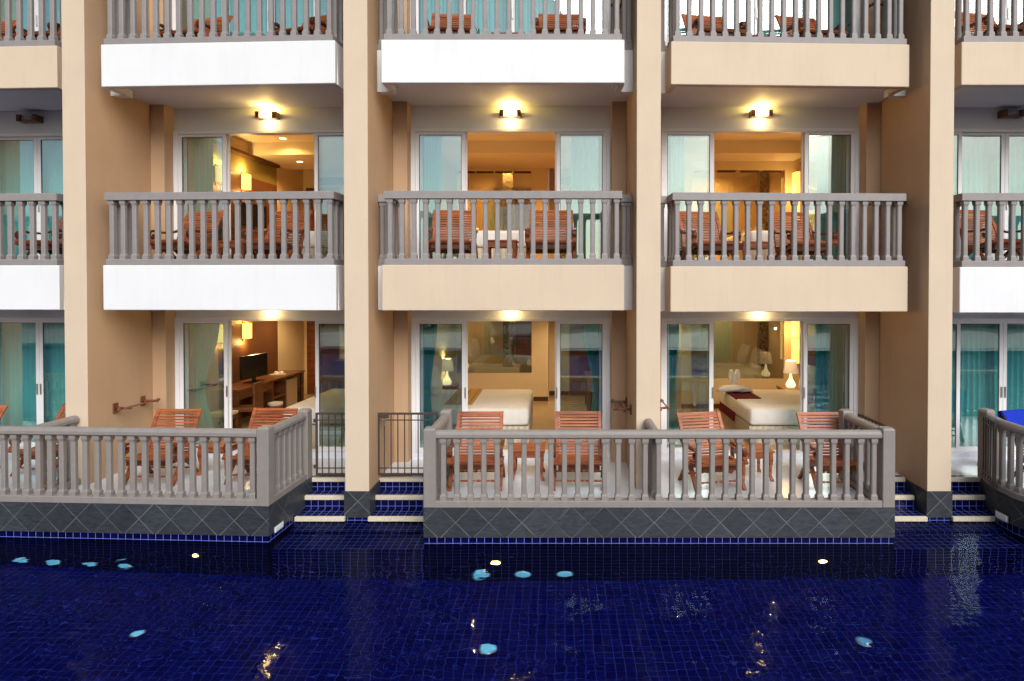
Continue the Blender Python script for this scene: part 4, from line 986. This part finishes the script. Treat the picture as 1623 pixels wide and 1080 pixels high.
# ------------------------------------------------------------------ lights in the pool
def pool_lamp(label, x, y, z, r, mat, facing, group):
    t = thing('pool_lamp', label, 'pool lamp', T(x, y, z), group)
    if facing == 'wall':
        MB().lathe([(r * 0.75, -0.022), (r, -0.012), (r, 0.0)], seg=20, axis='Y').build('lens', M[mat], t)
        MB().lathe([(r * 1.05, -0.008), (r * 1.2, -0.004), (r * 1.2, 0.0)], seg=20, axis='Y').build('rim', M['steel'], t)
    else:
        MB().lathe([(r, 0.0), (r, 0.012), (r * 0.7, 0.022)], seg=20).build('lens', M[mat], t)
        MB().lathe([(r * 1.2, 0.0), (r * 1.2, 0.006), (r * 1.05, 0.009)], seg=20).build('rim', M['steel'], t)
    return t
LG = 'cyan pool lamps'
WIDE = Matrix.Diagonal((1.0, 1.0, 0.72, 1.0))
for x, nm in ((-4.16, 'first'), (-3.69, 'second'), (-3.20, 'third'), (-2.73, 'fourth')):
    o = pool_lamp(f'glowing cyan pool lamp, {nm} from the left in the row under the left terrace', 0, 0, 0, 0.10, 'cyanlamp', 'wall', LG); o.matrix_world = LM @ T(x, TF + 0.007, POOL_Z + 0.17) @ WIDE
for x, nm in ((-0.98, 'left'), (-0.45, 'middle'), (0.08, 'right')):
    o = pool_lamp(f'glowing cyan pool lamp, {nm} one of three under the centre terrace', 0, 0, 0, 0.10, 'cyanlamp', 'wall', LG); o.matrix_world = T(x, TF + 0.007, POOL_Z + 0.17) @ WIDE
for x, y, nm in ((-4.50, -2.0, 'lone glowing cyan pool lamp on the floor at the left of the pool'), (-0.74, -2.2, 'lone glowing cyan pool lamp on the floor in front of the centre terrace'),
                 (3.22, -2.1, 'dim cyan disc painting a window reflection on the dark floor at the right')):
    pool_lamp(nm, x, y, POOL_Z + 0.002, 0.07, 'dimglint' if nm.startswith('dim') else 'cyanlamp', 'floor', LG)  # the dim disc is no lamp, it is added as a rippled window reflection
for x, nm, mtx in ((-0.80, 'glowing amber lamp low on the centre terrace wall under water', None), (3.34, 'glowing amber lamp low on the right end of the centre terrace wall', None)):
    pool_lamp(nm, x, TF + 0.007, -0.96, 0.055, 'amberlamp', 'wall', 'amber underwater lamps')
p = pool_lamp('small glowing amber lamp low on the left terrace wall under water', 0, 0, 0, 0.04, 'amberlamp', 'wall', 'amber underwater lamps'); p.matrix_world = LM @ T(-1.80, TF + 0.007, -0.90)
def step_light(label, mtx):
    t = thing('step_light', label, 'step light', mtx)
    MB().box(0, 0.018, -0.11, 0.11, -0.035, 0.035).build('lens', M['steplamp'], t, None, 0.006)
    MB().box(0, 0.010, -0.125, 0.125, -0.048, 0.048).build('surround', M['steel'], t, None, 0.004)
step_light('small pale rectangular step light on the side of the left terrace', LM @ T(l_r + 0.001, -0.55, -0.30))
step_light('small pale rectangular step light on the dark side of the far-right terrace', T(5.972, -0.25, -0.26) @ MIR)

# ------------------------------------------------------------------ what the glass reflects: trees and low roofs beyond the far deck
tl = MB(); rnd = random.Random(3)
for k in range(2600):
    x = rnd.uniform(-45, 60); top = 2.6 + 1.4 * math.sin(x * 0.35) + 1.2 * math.sin(x * 0.83 + 1) + 0.8 * math.sin(x * 1.9) + (1.3 if x > 10 else 0)
    z = -0.4 + (top + 0.4) * rnd.random() ** 0.8; y = -36 - rnd.random() * 5; s = 0.35 + 0.55 * rnd.random(); a = rnd.random() * 6.3; q = rnd.uniform(-0.8, 0.8)
    dx, dy = s * math.cos(a), s * math.sin(a)
    tl.add([(x - dx, y - dy, z - s * q), (x + dy * .6, y - dx * .6, z - s * .3), (x + dx, y + dy, z + s * q), (x - dy * .6, y + dx * .6, z + s * .5)], [(0, 1, 2, 3)])
o = tl.build('treeline', M['leaf']); o['kind'] = 'stuff'
